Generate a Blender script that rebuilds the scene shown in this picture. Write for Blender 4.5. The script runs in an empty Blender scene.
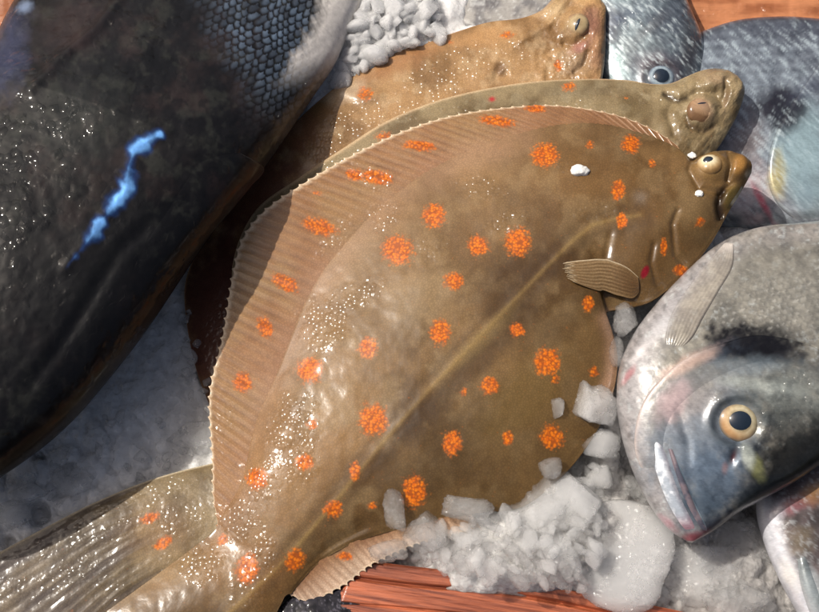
import bpy, math, random
import numpy as np
from mathutils import Vector, Matrix
from mathutils.bvhtree import BVHTree

random.seed(7)
RNG = np.random.default_rng(11)
C = bpy.context.scene.collection
W, H = 819.0, 612.0
MM = 0.001

# ------------------------------------------------------------------ camera
TILT = math.radians(20.0)
DIST = 0.56
FPX = 409.5 / (0.205 / DIST)
TARGET = np.array([0.0, 0.0, 0.025])
CAM = TARGET + DIST * np.array([0.0, -math.sin(TILT), math.cos(TILT)])
RX = np.array([1.0, 0, 0])
RU = np.array([0, math.cos(TILT), math.sin(TILT)])
RF = np.array([0, math.sin(TILT), -math.cos(TILT)])


def rays(p):
    p = np.asarray(p, float)
    return (RX * ((p[..., 0:1] - W / 2) / FPX) + RU * (-(p[..., 1:2] - H / 2) / FPX) + RF)


def P(p, z):
    """point at height z (mm) seen in the photograph at pixel p"""
    d = rays(p)
    z = np.asarray(z, float) * MM
    k = (z - CAM[2]) / d[..., 2]
    return CAM + d * k[..., None]


def proj(v):
    r = v - CAM
    w = r @ RF
    return np.stack([W / 2 + FPX * (r @ RX) / w, H / 2 - FPX * (r @ RU) / w], -1)


# ------------------------------------------------------------------ maths
def lin(r, g, b):
    c = np.array([r, g, b], float) / 255.0
    return np.where(c <= 0.04045, c / 12.92, ((c + 0.055) / 1.055) ** 2.4)


def hsh(ix, iy, seed):
    n = (ix.astype(np.int64) * 374761393 + iy.astype(np.int64) * 668265263 + seed * 974634777) & 0x7fffffff
    n = ((n ^ (n >> 13)) * 1274126177) & 0x7fffffff
    n = ((n ^ (n >> 15)) * 461845907) & 0x7fffffff
    return ((n ^ (n >> 16)) & 0xffff) / 65535.0


def vn(x, y, seed=0):
    ix, iy = np.floor(x), np.floor(y)
    fx, fy = x - ix, y - iy
    fx = fx * fx * fx * (fx * (fx * 6 - 15) + 10)
    fy = fy * fy * fy * (fy * (fy * 6 - 15) + 10)
    a, b = hsh(ix, iy, seed), hsh(ix + 1, iy, seed)
    c, d = hsh(ix, iy + 1, seed), hsh(ix + 1, iy + 1, seed)
    return (a + (b - a) * fx) * (1 - fy) + (c + (d - c) * fx) * fy


def fbm(x, y, seed=0, o=4):
    s, a, t = 0, 1.0, 0
    for k in range(o):
        s = s + a * vn(x * 2 ** k + 17.3 * k, y * 2 ** k - 9.1 * k, seed + k)
        t += a
        a *= 0.55
    return s / t


def ss(a, b, x):
    t = np.clip((x - a) / (b - a), 0, 1)
    return t * t * (3 - 2 * t)


def mix(a, b, m):
    m = np.asarray(m)[..., None]
    return a * (1 - m) + b * m


def dpoly(q, pts):
    """distance to a polyline and the position along it"""
    best = np.full(q.shape[:-1], 1e9)
    along = np.zeros(q.shape[:-1])
    pts = np.asarray(pts, float)
    L = np.concatenate([[0], np.cumsum(np.linalg.norm(np.diff(pts, axis=0), axis=1))])
    for i in range(len(pts) - 1):
        a, b = pts[i], pts[i + 1]
        ab = b - a
        t = np.clip(((q - a) @ ab) / (ab @ ab), 0, 1)
        d = np.linalg.norm(q - (a + t[..., None] * ab), axis=-1)
        m = d < best
        best = np.where(m, d, best)
        along = np.where(m, (L[i] + t * (L[i + 1] - L[i])) / L[-1], along)
    return best, along


def blob(q, cx, cy, rx, ry, rot=0.0):
    c, s = math.cos(math.radians(rot)), math.sin(math.radians(rot))
    x, y = q[..., 0] - cx, q[..., 1] - cy
    return np.hypot((x * c + y * s) / rx, (-x * s + y * c) / ry)


def inside(q, poly):
    """signed distance in pixels to a polygon, positive inside"""
    poly = np.asarray(poly, float)
    x, y = q[..., 0], q[..., 1]
    c = np.zeros(x.shape, bool)
    n = len(poly)
    j = n - 1
    for i in range(n):
        xi, yi = poly[i]
        xj, yj = poly[j]
        if yi != yj:
            c ^= ((yi > y) != (yj > y)) & (x < (xj - xi) * (y - yi) / (yj - yi) + xi)
        j = i
    d, _ = dpoly(q, np.vstack([poly, poly[:1]]))
    return np.where(c, d, -d)


def catmull(pts, n):
    """pts (m, ...) -> n samples along a centripetal-ish Catmull-Rom spline"""
    pts = np.asarray(pts, float)
    m = len(pts)
    flat = pts.reshape(m, -1)
    seg = np.linalg.norm(np.diff(flat, axis=0), axis=1) ** 0.75 + 1e-6
    kn = np.concatenate([[0], np.cumsum(seg)])
    tg = np.zeros_like(flat)
    for i in range(m):
        if i == 0:
            tg[i] = (flat[1] - flat[0]) / seg[0]
        elif i == m - 1:
            tg[i] = (flat[-1] - flat[-2]) / seg[-1]
        else:
            a = (flat[i] - flat[i - 1]) / seg[i - 1]
            b = (flat[i + 1] - flat[i]) / seg[i]
            tg[i] = (a * seg[i] + b * seg[i - 1]) / (seg[i] + seg[i - 1])
    s = np.linspace(0, kn[-1], n)
    i = np.clip(np.searchsorted(kn, s, side='right') - 1, 0, m - 2)
    h = seg[i][:, None]
    t = ((s - kn[i]) / seg[i])[:, None]
    r = ((2 * t ** 3 - 3 * t ** 2 + 1) * flat[i] + (t ** 3 - 2 * t ** 2 + t) * h * tg[i]
         + (-2 * t ** 3 + 3 * t ** 2) * flat[i + 1] + (t ** 3 - t ** 2) * h * tg[i + 1])
    return r.reshape((n,) + pts.shape[1:])


def interp(x, xs, ys):
    return np.interp(x, xs, ys)


# ------------------------------------------------------------------ objects
def root(name, loc, label, cat, group=None):
    o = bpy.data.objects.new(name, None)
    C.objects.link(o)
    o.location = loc
    o.empty_display_size = 0.02
    o['label'] = label
    o['category'] = cat
    if group:
        o['group'] = group
    return o


def tag(o, label=None, cat=None, group=None, kind=None):
    if label: o['label'] = label
    if cat: o['category'] = cat
    if group: o['group'] = group
    if kind: o['kind'] = kind
    return o


def world_loc(o):
    v = Vector((0, 0, 0))
    while o is not None:
        v += Vector(o.location)
        o = o.parent
    return np.array(v)


def mesh_obj(name, V, F, mat, parent=None, col=None, msk=None, loc=None, smooth=True):
    V = np.asarray(V, float).reshape(-1, 3)
    if parent is not None and loc is None:
        off = world_loc(parent)
        oloc = (0, 0, 0)
    else:
        off = np.zeros(3) if loc is None else np.asarray(loc, float)
        oloc = tuple(off)
        if parent is not None:
            oloc = tuple(off - world_loc(parent))
    F = np.asarray(F, np.int32)
    me = bpy.data.meshes.new(name)
    me.vertices.add(len(V))
    me.vertices.foreach_set('co', (V - off).astype(np.float32).ravel())
    k = F.shape[1]
    me.loops.add(F.size)
    me.loops.foreach_set('vertex_index', F.ravel())
    me.polygons.add(len(F))
    me.polygons.foreach_set('loop_start', np.arange(0, F.size, k, dtype=np.int32))
    me.polygons.foreach_set('use_smooth', np.full(len(F), smooth, bool))
    me.update(calc_edges=True)
    for nm, d in (('Col', col), ('Msk', msk)):
        if d is None:
            continue
        d = np.asarray(d, float).reshape(len(V), -1)
        full = np.ones((len(V), 4), np.float32)
        full[:, :d.shape[1]] = d
        if nm == 'Msk' and d.shape[1] < 4:
            full[:, 3] = 0
        at = me.attributes.new(nm, 'FLOAT_COLOR', 'POINT')
        at.data.foreach_set('color', full.ravel())
    me.materials.append(mat)
    o = bpy.data.objects.new(name, me)
    C.objects.link(o)
    o.location = oloc
    if parent is not None:
        o.parent = parent
    return o


def quads(ns, nt, wrap=False):
    i = np.arange(ns - 1)[:, None]
    j = np.arange(nt if wrap else nt - 1)[None, :]
    j2 = (j + 1) % nt
    return np.stack([i * nt + j, (i + 1) * nt + j, (i + 1) * nt + j2, i * nt + j2], -1).reshape(-1, 4)


def orient(V, F):
    """make most faces look up"""
    Vf = V.reshape(-1, 3)
    s = F[:: max(1, len(F) // 2000)]
    n = np.cross(Vf[s[:, 2]] - Vf[s[:, 0]], Vf[s[:, 3]] - Vf[s[:, 1]])
    return F[:, ::-1] if n[:, 2].sum() < 0 else F


def sheet(V, zlow=None, th=0.6):
    """close an open grid (ns, nt, 3) with an underside"""
    ns, nt = V.shape[:2]
    B = V.copy()
    if zlow is None:
        B[..., 2] -= th * MM
    else:
        B[..., 2] = np.minimum(zlow * MM, V[..., 2] - 0.3 * MM)
    F = orient(V, quads(ns, nt))
    n = ns * nt
    G = F[:, ::-1] + n
    def side(idx):
        return np.stack([idx[:-1], idx[1:], idx[1:] + n, idx[:-1] + n], -1)
    ids = np.arange(n).reshape(ns, nt)
    loop = np.concatenate([ids[:, 0], ids[-1, 1:], ids[::-1, -1][1:], ids[0, ::-1][1:]])
    S = side(loop)
    # outward check with the first side face
    VV = np.concatenate([V.reshape(-1, 3), B.reshape(-1, 3)])
    cen = V.reshape(-1, 3).mean(0)
    k = S[:: max(1, len(S) // 60)]
    nn = np.cross(VV[k[:, 2]] - VV[k[:, 0]], VV[k[:, 3]] - VV[k[:, 1]])
    if ((VV[k[:, 0]] - cen) * nn)[:, :2].sum() < 0:
        S = S[:, ::-1]
    return VV, np.concatenate([F, G, S])


def twice(a):
    a = a.reshape(-1, a.shape[-1])
    return np.concatenate([a, a])


def bvh_of(V, F):
    return BVHTree.FromPolygons([tuple(v) for v in np.asarray(V).reshape(-1, 3)], [tuple(f) for f in F])


def cast(bvh, px, py):
    d = rays(np.array([px, py], float))
    h = bvh.ray_cast(Vector(CAM), Vector(d).normalized())
    if h[0] is None:
        return None, None
    n = h[1]
    if n.dot(Vector(d)) > 0:
        n = -n
    return np.array(h[0]), np.array(n)


def hug(bvh, R, ns, nt, off, smooth_n=True, smooth_p=0, flat_n=False):
    """grid that follows a body's surface between two or more paired pixel rails; off(s, t) in mm along the body's normal"""
    q = rails(R, ns, nt)
    V = np.zeros((ns, nt, 3))
    N = np.zeros((ns, nt, 3))
    bad = np.zeros((ns, nt), bool)
    for i in range(ns):
        for j in range(nt):
            l, n = cast(bvh, *q[i, j])
            if l is None:
                bad[i, j] = True
            else:
                V[i, j], N[i, j] = l, n
    if bad.any():
        good = np.argwhere(~bad)
        for i, j in np.argwhere(bad):
            k = good[np.argmin(((good - (i, j)) ** 2).sum(1))]
            V[i, j] = P(q[i, j], V[k[0], k[1], 2] / MM - 1.0)
            N[i, j] = N[k[0], k[1]]
    if smooth_n:
        for _ in range(6):
            N[1:-1] = (N[:-2] + N[1:-1] * 2 + N[2:])
            N[:, 1:-1] = (N[:, :-2] + N[:, 1:-1] * 2 + N[:, 2:])
            N /= np.linalg.norm(N, axis=-1, keepdims=True) + 1e-9
    if flat_n:
        N[:] = N.reshape(-1, 3).mean(0)
    for _ in range(smooth_p):
        V[1:-1, :, 2] = (V[:-2, :, 2] + V[1:-1, :, 2] * 2 + V[2:, :, 2]) / 4
    s = np.linspace(0, 1, ns)[:, None] * np.ones((1, nt))
    t = np.ones((ns, 1)) * np.linspace(0, 1, nt)[None, :]
    V = V + N * (off(s, t, q) * MM)[..., None]
    return V, q, s, t, quads(ns, nt)


def rails(R, ns, nt):
    R = catmull(R, ns)                     # ns, k, 2
    k = R.shape[1]
    t = np.linspace(0, k - 1, nt)
    if k > 2:
        return np.swapaxes(catmull(np.swapaxes(R, 0, 1), nt), 0, 1)
    return R[:, :1] * (1 - t)[None, :, None] + R[:, 1:] * t[None, :, None]


def round_body(R, ns, nr, z0, Ht, Hb, pw=0.85, disp=None, squash=1.0):
    """a fish body as a closed skin: paired pixel rails at height z0, thickness Ht above and Hb below"""
    R = catmull(R, ns)
    ph = np.linspace(0, 2 * math.pi, nr, endpoint=False)
    t = (1 - np.cos(ph)) / 2
    q = R[:, :1] * (1 - t)[None, :, None] + R[:, 1:] * t[None, :, None]
    zz = z0(q) if callable(z0) else np.full(q.shape[:2], float(z0))
    V = P(q, zz)
    s = np.linspace(0, 1, ns)[:, None] * np.ones((1, nr))
    sn = np.sin(ph)[None, :] * np.ones((ns, 1))
    hh = np.where(sn >= 0, Ht(s), Hb(s)) * np.sign(sn) * np.abs(sn) ** pw
    V[..., 2] += hh * MM
    up = np.clip(sn * 3, 0, 1)
    if disp is not None:
        V[..., 2] += disp(proj(V), s, t[None, :] * np.ones((ns, 1))) * up * MM
    c0, c1 = V[0].mean(0), V[-1].mean(0)
    V = np.concatenate([(c0 + (V[0] - c0) * 0.01)[None], V, (c1 + (V[-1] - c1) * 0.01)[None]])
    s = np.concatenate([s[:1], s, s[-1:]])
    t = np.concatenate([np.ones((ns + 2, 1)) * t[None, :]])
    F = quads(ns + 2, nr, True)
    fm = ((ns // 2) * nr + nr // 4)
    VV = V.reshape(-1, 3)
    a, bq, c = VV[fm], VV[fm + nr], VV[fm + 1]
    if np.cross(bq - a, c - a)[2] < 0:
        F = F[:, ::-1]
    return V, F, s, t


# ------------------------------------------------------------------ materials
def nt_new(name):
    m = bpy.data.materials.new(name)
    m.use_nodes = True
    t = m.node_tree
    t.nodes.clear()
    return m, t


class N:
    def __init__(self, t):
        self.t = t

    def __call__(self, typ, **kw):
        n = self.t.nodes.new(typ)
        for k, v in kw.items():
            if k.startswith('i_'):
                key = k[2:]
                key = int(key) if key.isdigit() else key.replace('_', ' ')
                if isinstance(v, bpy.types.NodeSocket):
                    self.t.links.new(v, n.inputs[key])
                else:
                    n.inputs[key].default_value = v
            else:
                setattr(n, k, v)
        return n

    def math(self, op, a, b=None, c=None, clamp=False):
        n = self.t.nodes.new('ShaderNodeMath')
        n.operation = op
        n.use_clamp = clamp
        for i, v in enumerate((a, b, c)):
            if v is None:
                continue
            if isinstance(v, bpy.types.NodeSocket):
                self.t.links.new(v, n.inputs[i])
            else:
                n.inputs[i].default_value = v
        return n.outputs[0]

    def mixc(self, f, a, b, mode='MIX'):
        n = self.t.nodes.new('ShaderNodeMix')
        n.data_type = 'RGBA'
        n.blend_type = mode
        for s, v in ((n.inputs[0], f), (n.inputs[6], a), (n.inputs[7], b)):
            if isinstance(v, bpy.types.NodeSocket):
                self.t.links.new(v, s)
            else:
                s.default_value = v if not isinstance(v, (tuple, list, np.ndarray)) else (*v[:3], 1)
        return n.outputs[2]

    def ramp(self, f, a, b):
        n = self.t.nodes.new('ShaderNodeMapRange')
        n.interpolation_type = 'SMOOTHSTEP'
        self.t.links.new(f, n.inputs[0])
        n.inputs[1].default_value = a
        n.inputs[2].default_value = b
        return n.outputs[0]


def skin_material(name, net=0.0, net_scale=700.0, mott=0.25, mott_scale=250.0, rough=0.38, coat=0.9, coat_rough=0.045,
                  papilla=1300.0, papilla_d=0.00022, spots=False, sss=0.0, streak=None, fine_bump=0.000025):
    """wet fish skin. Col = pattern; Msk: R spots, G papillae that catch the sun, B silvery sheen, A wet film off"""
    m, t = nt_new(name)
    n = N(t)
    tc = n('ShaderNodeTexCoord').outputs['Object']
    col = n('ShaderNodeAttribute', attribute_name='Col')
    msk = n('ShaderNodeAttribute', attribute_name='Msk')
    sep = n('ShaderNodeSeparateColor', i_0=msk.outputs['Color'])
    c = col.outputs['Color']
    nz = n('ShaderNodeTexNoise', i_Vector=tc, i_Scale=mott_scale, i_Detail=5.0, i_Roughness=0.65).outputs[0]
    fac = n.math('MULTIPLY_ADD', nz, 2 * mott, 1 - mott)
    c = n.mixc(1.0, c, n('ShaderNodeCombineColor', i_0=fac, i_1=fac, i_2=fac).outputs[0], 'MULTIPLY')
    if net:
        vo = n('ShaderNodeTexVoronoi', i_Vector=tc, i_Scale=net_scale, feature='DISTANCE_TO_EDGE').outputs['Distance']
        e = n.math('MULTIPLY_ADD', n.ramp(vo, 0.0, 0.22), net, 1 - net)
        c = n.mixc(1.0, c, n('ShaderNodeCombineColor', i_0=e, i_1=e, i_2=e).outputs[0], 'MULTIPLY')
    if streak:
        mp = n('ShaderNodeMapping', i_Vector=tc, i_Rotation=(0, 0, math.radians(streak[0])), i_Scale=(1, streak[1], 1))
        sn = n('ShaderNodeTexNoise', i_Vector=mp.outputs[0], i_Scale=streak[2], i_Detail=4.0, i_Roughness=0.6).outputs[0]
        sf = n.math('MULTIPLY_ADD', sn, 2 * streak[3], 1 - streak[3])
        c = n.mixc(1.0, c, n('ShaderNodeCombineColor', i_0=sf, i_1=sf, i_2=sf).outputs[0], 'MULTIPLY')
    if spots:
        wv = n('ShaderNodeTexNoise', i_Vector=tc, i_Scale=700.0, i_Detail=2.0).outputs['Color']
        wv = n('ShaderNodeVectorMath', operation='MULTIPLY_ADD', i_0=wv, i_1=(.0012, .0012, .0012), i_2=tc).outputs[0]
        gr = n('ShaderNodeTexVoronoi', i_Vector=wv, i_Scale=720.0)
        gr2 = n('ShaderNodeTexNoise', i_Vector=tc, i_Scale=420.0, i_Detail=3.0).outputs[0]
        g = n.math('SUBTRACT', sep.outputs[0], n.math('MULTIPLY', gr.outputs['Distance'], 0.26))
        g = n.math('ADD', g, n.math('MULTIPLY_ADD', gr2, 0.8, -0.46))
        body = n.ramp(g, -0.06, 0.5)
        rnd = n('ShaderNodeSeparateColor', i_0=gr.outputs['Color']).outputs[0]
        oc = n.mixc(rnd, lin(200, 92, 10), lin(222, 122, 20))
        oc = n.mixc(n.ramp(gr.outputs['Distance'], 0.25, 0.75), oc, lin(150, 72, 20))
        c = n.mixc(n.math('MULTIPLY', body, 0.95), c, oc)
    # wet papillae
    pv = n('ShaderNodeTexVoronoi', i_Vector=tc, i_Scale=papilla, i_Randomness=0.9)
    dome = n.math('SUBTRACT', 1.0, n.math('MULTIPLY', pv.outputs['Distance'], pv.outputs['Distance']))
    rndc = n('ShaderNodeSeparateColor', i_0=pv.outputs['Color'])
    keep = n.ramp(rndc.outputs[0], 0.25, 0.6)
    dh = n.math('MULTIPLY', n.math('MULTIPLY', dome, sep.outputs[1]), keep)
    f1 = n('ShaderNodeTexNoise', i_Vector=tc, i_Scale=900.0, i_Detail=3.0, i_Roughness=0.6).outputs[0]
    f2 = n('ShaderNodeTexNoise', i_Vector=tc, i_Scale=160.0, i_Detail=3.0, i_Roughness=0.5).outputs[0]
    hsum = n.math('ADD', n.math('MULTIPLY', dh, papilla_d), n.math('MULTIPLY', f1, fine_bump))
    hsum = n.math('ADD', hsum, n.math('MULTIPLY', f2, fine_bump * 2.5))
    b1 = n('ShaderNodeBump', i_Strength=1.0, i_Distance=1.0, i_Height=hsum)
    hbase = n.math('ADD', n.math('MULTIPLY', f1, fine_bump), n.math('MULTIPLY', dh, papilla_d * 0.12))
    b0 = n('ShaderNodeBump', i_Strength=1.0, i_Distance=1.0, i_Height=hbase)
    p = n('ShaderNodeBsdfPrincipled')
    t.links.new(c, p.inputs['Base Color'])
    p.inputs['Roughness'].default_value = rough
    t.links.new(sep.outputs[2], p.inputs['Metallic'])
    p.inputs['Coat Weight'].default_value = coat
    p.inputs['Coat Roughness'].default_value = coat_rough
    p.inputs['Coat IOR'].default_value = 1.36
    p.inputs['Specular IOR Level'].default_value = 0.15
    p.inputs['Subsurface Weight'].default_value = sss
    p.inputs['Subsurface Radius'].default_value = (0.003, 0.0016, 0.0008)
    p.inputs['Subsurface Scale'].default_value = 1.0
    t.links.new(b0.outputs[0], p.inputs['Normal'])
    t.links.new(b1.outputs[0], p.inputs['Coat Normal'])
    out = n('ShaderNodeOutputMaterial')
    t.links.new(p.outputs[0], out.inputs[0])
    return m


def ice_material(name, tint=(0.82, 0.81, 0.79), clear=0.5, rough=0.12, bump=0.0011, scale=260.0, depth=0.010, soft=0.25, dens=260.0):
    """wet crushed ice: light soaks deep into cloudy grains, clear glassy parts let what lies behind show, a wet film glitters"""
    m, t = nt_new(name)
    n = N(t)
    tc = n('ShaderNodeTexCoord').outputs['Object']
    n1 = n('ShaderNodeTexNoise', i_Vector=tc, i_Scale=scale, i_Detail=6.0, i_Roughness=0.7).outputs[0]
    n2 = n('ShaderNodeTexVoronoi', i_Vector=tc, i_Scale=scale * 2.2, i_Randomness=1.0, feature='F1').outputs['Distance']
    n3 = n('ShaderNodeTexNoise', i_Vector=tc, i_Scale=scale * 0.5, i_Detail=4.0, i_Roughness=0.6).outputs[0]
    n4 = n('ShaderNodeTexVoronoi', i_Vector=tc, i_Scale=scale * 1.1, i_Randomness=1.0, feature='SMOOTH_F1', i_Smoothness=0.15).outputs['Distance']
    hgt = n.math('ADD', n.math('MULTIPLY', n1, bump), n.math('MULTIPLY', n2, bump * 0.8))
    hgt = n.math('ADD', hgt, n.math('MULTIPLY', n4, bump * 1.6))
    b = n('ShaderNodeBump', i_Strength=1.0, i_Distance=1.0, i_Height=hgt)
    bs = n('ShaderNodeBump', i_Strength=soft, i_Distance=1.0, i_Height=hgt)
    p = n('ShaderNodeBsdfPrincipled')
    p.inputs['Base Color'].default_value = (*tint, 1)
    if name == 'packed_ice':
        t.links.new(n('ShaderNodeAttribute', attribute_name='Col').outputs['Color'], p.inputs['Base Color'])
    p.inputs['Roughness'].default_value = 0.6
    p.inputs['Specular IOR Level'].default_value = 0.0
    p.inputs['Subsurface Weight'].default_value = 1.0
    p.inputs['Subsurface Radius'].default_value = (depth, depth * 1.02, depth * 1.04)
    p.inputs['Subsurface Scale'].default_value = 1.0
    t.links.new(bs.outputs[0], p.inputs['Normal'])
    body = p.outputs[0]
    out = n('ShaderNodeOutputMaterial')
    if clear:
        f = n.math('MULTIPLY_ADD', n.ramp(n3, 0.50, 0.78), -0.22, clear)
        tp = n('ShaderNodeBsdfTransparent', i_Color=(0.98, 0.98, 0.98, 1))
        body = n('ShaderNodeMixShader', i_0=f, i_1=body, i_2=tp.outputs[0]).outputs[0]
        vol = n('ShaderNodeVolumeScatter', i_Color=(0.997, 0.990, 0.972, 1), i_Density=dens, i_Anisotropy=0.1)
        t.links.new(vol.outputs[0], out.inputs['Volume'])
        m.cycles.homogeneous_volume = True
    fr = n('ShaderNodeFresnel', i_IOR=1.31)
    t.links.new(b.outputs[0], fr.inputs['Normal'])
    gl = n('ShaderNodeBsdfGlossy', i_Roughness=rough)
    cv = n('ShaderNodeTexVoronoi', i_Vector=tc, i_Scale=750.0, i_Randomness=1.0).outputs['Color']
    cv = n('ShaderNodeVectorMath', operation='SUBTRACT', i_0=cv, i_1=(.5, .5, .5)).outputs[0]
    cv = n('ShaderNodeVectorMath', operation='MULTIPLY_ADD', i_0=cv, i_1=(1.0, 1.0, .5), i_2=b.outputs[0]).outputs[0]
    cv = n('ShaderNodeVectorMath', operation='NORMALIZE', i_0=cv).outputs[0]
    t.links.new(cv, gl.inputs['Normal'])
    sh = n('ShaderNodeMixShader', i_0=n.math('MINIMUM', fr.outputs[0], 0.3), i_1=body, i_2=gl.outputs[0])
    t.links.new(sh.outputs[0], out.inputs[0])
    return m


def plain_material(name, col, rough=0.3, coat=0.0, metallic=0.0, bump=0.0, scale=400.0, var=0.2):
    m, t = nt_new(name)
    n = N(t)
    tc = n('ShaderNodeTexCoord').outputs['Object']
    nz = n('ShaderNodeTexNoise', i_Vector=tc, i_Scale=scale, i_Detail=4.0).outputs[0]
    f = n.math('MULTIPLY_ADD', nz, 2 * var, 1 - var)
    c = n.mixc(1.0, col, n('ShaderNodeCombineColor', i_0=f, i_1=f, i_2=f).outputs[0], 'MULTIPLY')
    p = n('ShaderNodeBsdfPrincipled')
    t.links.new(c, p.inputs['Base Color'])
    p.inputs['Roughness'].default_value = rough
    p.inputs['Metallic'].default_value = metallic
    p.inputs['Coat Weight'].default_value = coat
    p.inputs['Coat Roughness'].default_value = 0.04
    if bump:
        b = n('ShaderNodeBump', i_Strength=1.0, i_Distance=1.0, i_Height=n.math('MULTIPLY', nz, bump))
        t.links.new(b.outputs[0], p.inputs['Normal'])
    out = n('ShaderNodeOutputMaterial')
    t.links.new(p.outputs[0], out.inputs[0])
    return m


def wood_material(name, c1, c2, ang, wet=0.5, fine=420.0):
    m, t = nt_new(name)
    n = N(t)
    tc = n('ShaderNodeTexCoord').outputs['Object']
    r = n('ShaderNodeMapping', i_Vector=tc, i_Rotation=(0, 0, ang))
    mp = n('ShaderNodeMapping', i_Vector=r.outputs[0], i_Scale=(0.035, 1, 1))
    a = n('ShaderNodeTexNoise', i_Vector=mp.outputs[0], i_Scale=fine, i_Detail=6.0, i_Roughness=0.7).outputs[0]
    mp2 = n('ShaderNodeMapping', i_Vector=r.outputs[0], i_Scale=(0.08, 1, 1))
    b = n('ShaderNodeTexNoise', i_Vector=mp2.outputs[0], i_Scale=110.0, i_Detail=3.0).outputs[0]
    k = n('ShaderNodeTexNoise', i_Vector=tc, i_Scale=90.0, i_Detail=5.0).outputs[0]
    col = n.mixc(n.ramp(a, 0.33, 0.62), c2, c1)
    col = n.mixc(n.ramp(b, 0.62, 0.38), col, n.mixc(0.5, col, c2))
    col = n.mixc(n.math('MULTIPLY', n.ramp(k, 0.58, 0.75), 0.5), col, c2)
    h = n.math('ADD', n.math('MULTIPLY', a, 0.0003), n.math('MULTIPLY', b, 0.0005))
    bm = n('ShaderNodeBump', i_Strength=1.0, i_Distance=1.0, i_Height=h)
    p = n('ShaderNodeBsdfPrincipled')
    t.links.new(col, p.inputs['Base Color'])
    p.inputs['Roughness'].default_value = 0.42
    p.inputs['Coat Weight'].default_value = wet
    p.inputs['Coat Roughness'].default_value = 0.12
    t.links.new(bm.outputs[0], p.inputs['Normal'])
    t.links.new(bm.outputs[0], p.inputs['Coat Normal'])
    out = n('ShaderNodeOutputMaterial')
    t.links.new(p.outputs[0], out.inputs[0])
    return m


M_PLAICE = skin_material('plaice_skin', net=0.22, net_scale=780.0, mott=0.2, mott_scale=240.0, spots=True, papilla=430.0,
                         papilla_d=0.0008, coat_rough=0.17, rough=0.5)
M_FIN = M_PLAICE
M_DARK = skin_material('dark_fish_skin', mott=0.4, mott_scale=330.0, rough=0.6, papilla=210.0, papilla_d=0.0024, coat=0.5,
                       coat_rough=0.10, fine_bump=0.00002)
M_SILVER = skin_material('bream_skin', mott=0.16, mott_scale=600.0, rough=0.34, papilla=420.0, papilla_d=0.0010, coat=0.9, coat_rough=0.13,
                         streak=(35, 5.0, 420.0, 0.26), fine_bump=0.00004)
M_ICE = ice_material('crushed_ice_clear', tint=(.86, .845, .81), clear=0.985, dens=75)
M_ICEW = ice_material('crushed_ice_white', tint=(0.92, 0.90, 0.86), clear=0.97, dens=230)
M_ICEM = ice_material('frosty_slab', tint=(0.82, 0.815, 0.80), clear=0.9, bump=0.00025, soft=.1, dens=320)
M_ICES = ice_material('crushed_ice_dazzling', tint=(0.96, 0.95, 0.93), clear=0.93, dens=800, soft=.1)  # lit copy: whiter tint carries the sun glare at the back
M_ICEL = ice_material('shaded_ice', tint=(0.72, 0.72, 0.72), clear=0.93, dens=110)  # shaded copy: greyer tint carries the shade on the left
M_SLUSH = ice_material('packed_ice', tint=(0.66, 0.645, 0.62), clear=0.0, soft=.5, bump=0.0012)
M_PUPIL = plain_material('pupil', lin(30, 40, 52), rough=0.08, coat=1.0)
M_CORNEA = skin_material('iris', mott=0.1, papilla_d=0.0, coat=0.7, coat_rough=0.05, fine_bump=0.0, rough=0.25)
M_WOODR = wood_material('red_wood', lin(190, 106, 70), lin(104, 48, 30), math.radians(10))
M_WOODB = skin_material('wet_brown_board', mott=.22, mott_scale=120.0, streak=(0, 7.0, 160.0, .16), papilla=260.0, papilla_d=.0012, coat=1.0, coat_rough=.14, rough=.5)
M_TABLE = plain_material('dark_tray', lin(40, 38, 40), rough=0.4, coat=0.4, bump=0.0004, scale=300)
M_FLECK = plain_material('white_fleck', (0.85, 0.84, 0.8), rough=0.25, coat=0.5, bump=0.0003, scale=500, var=0.05)


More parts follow.
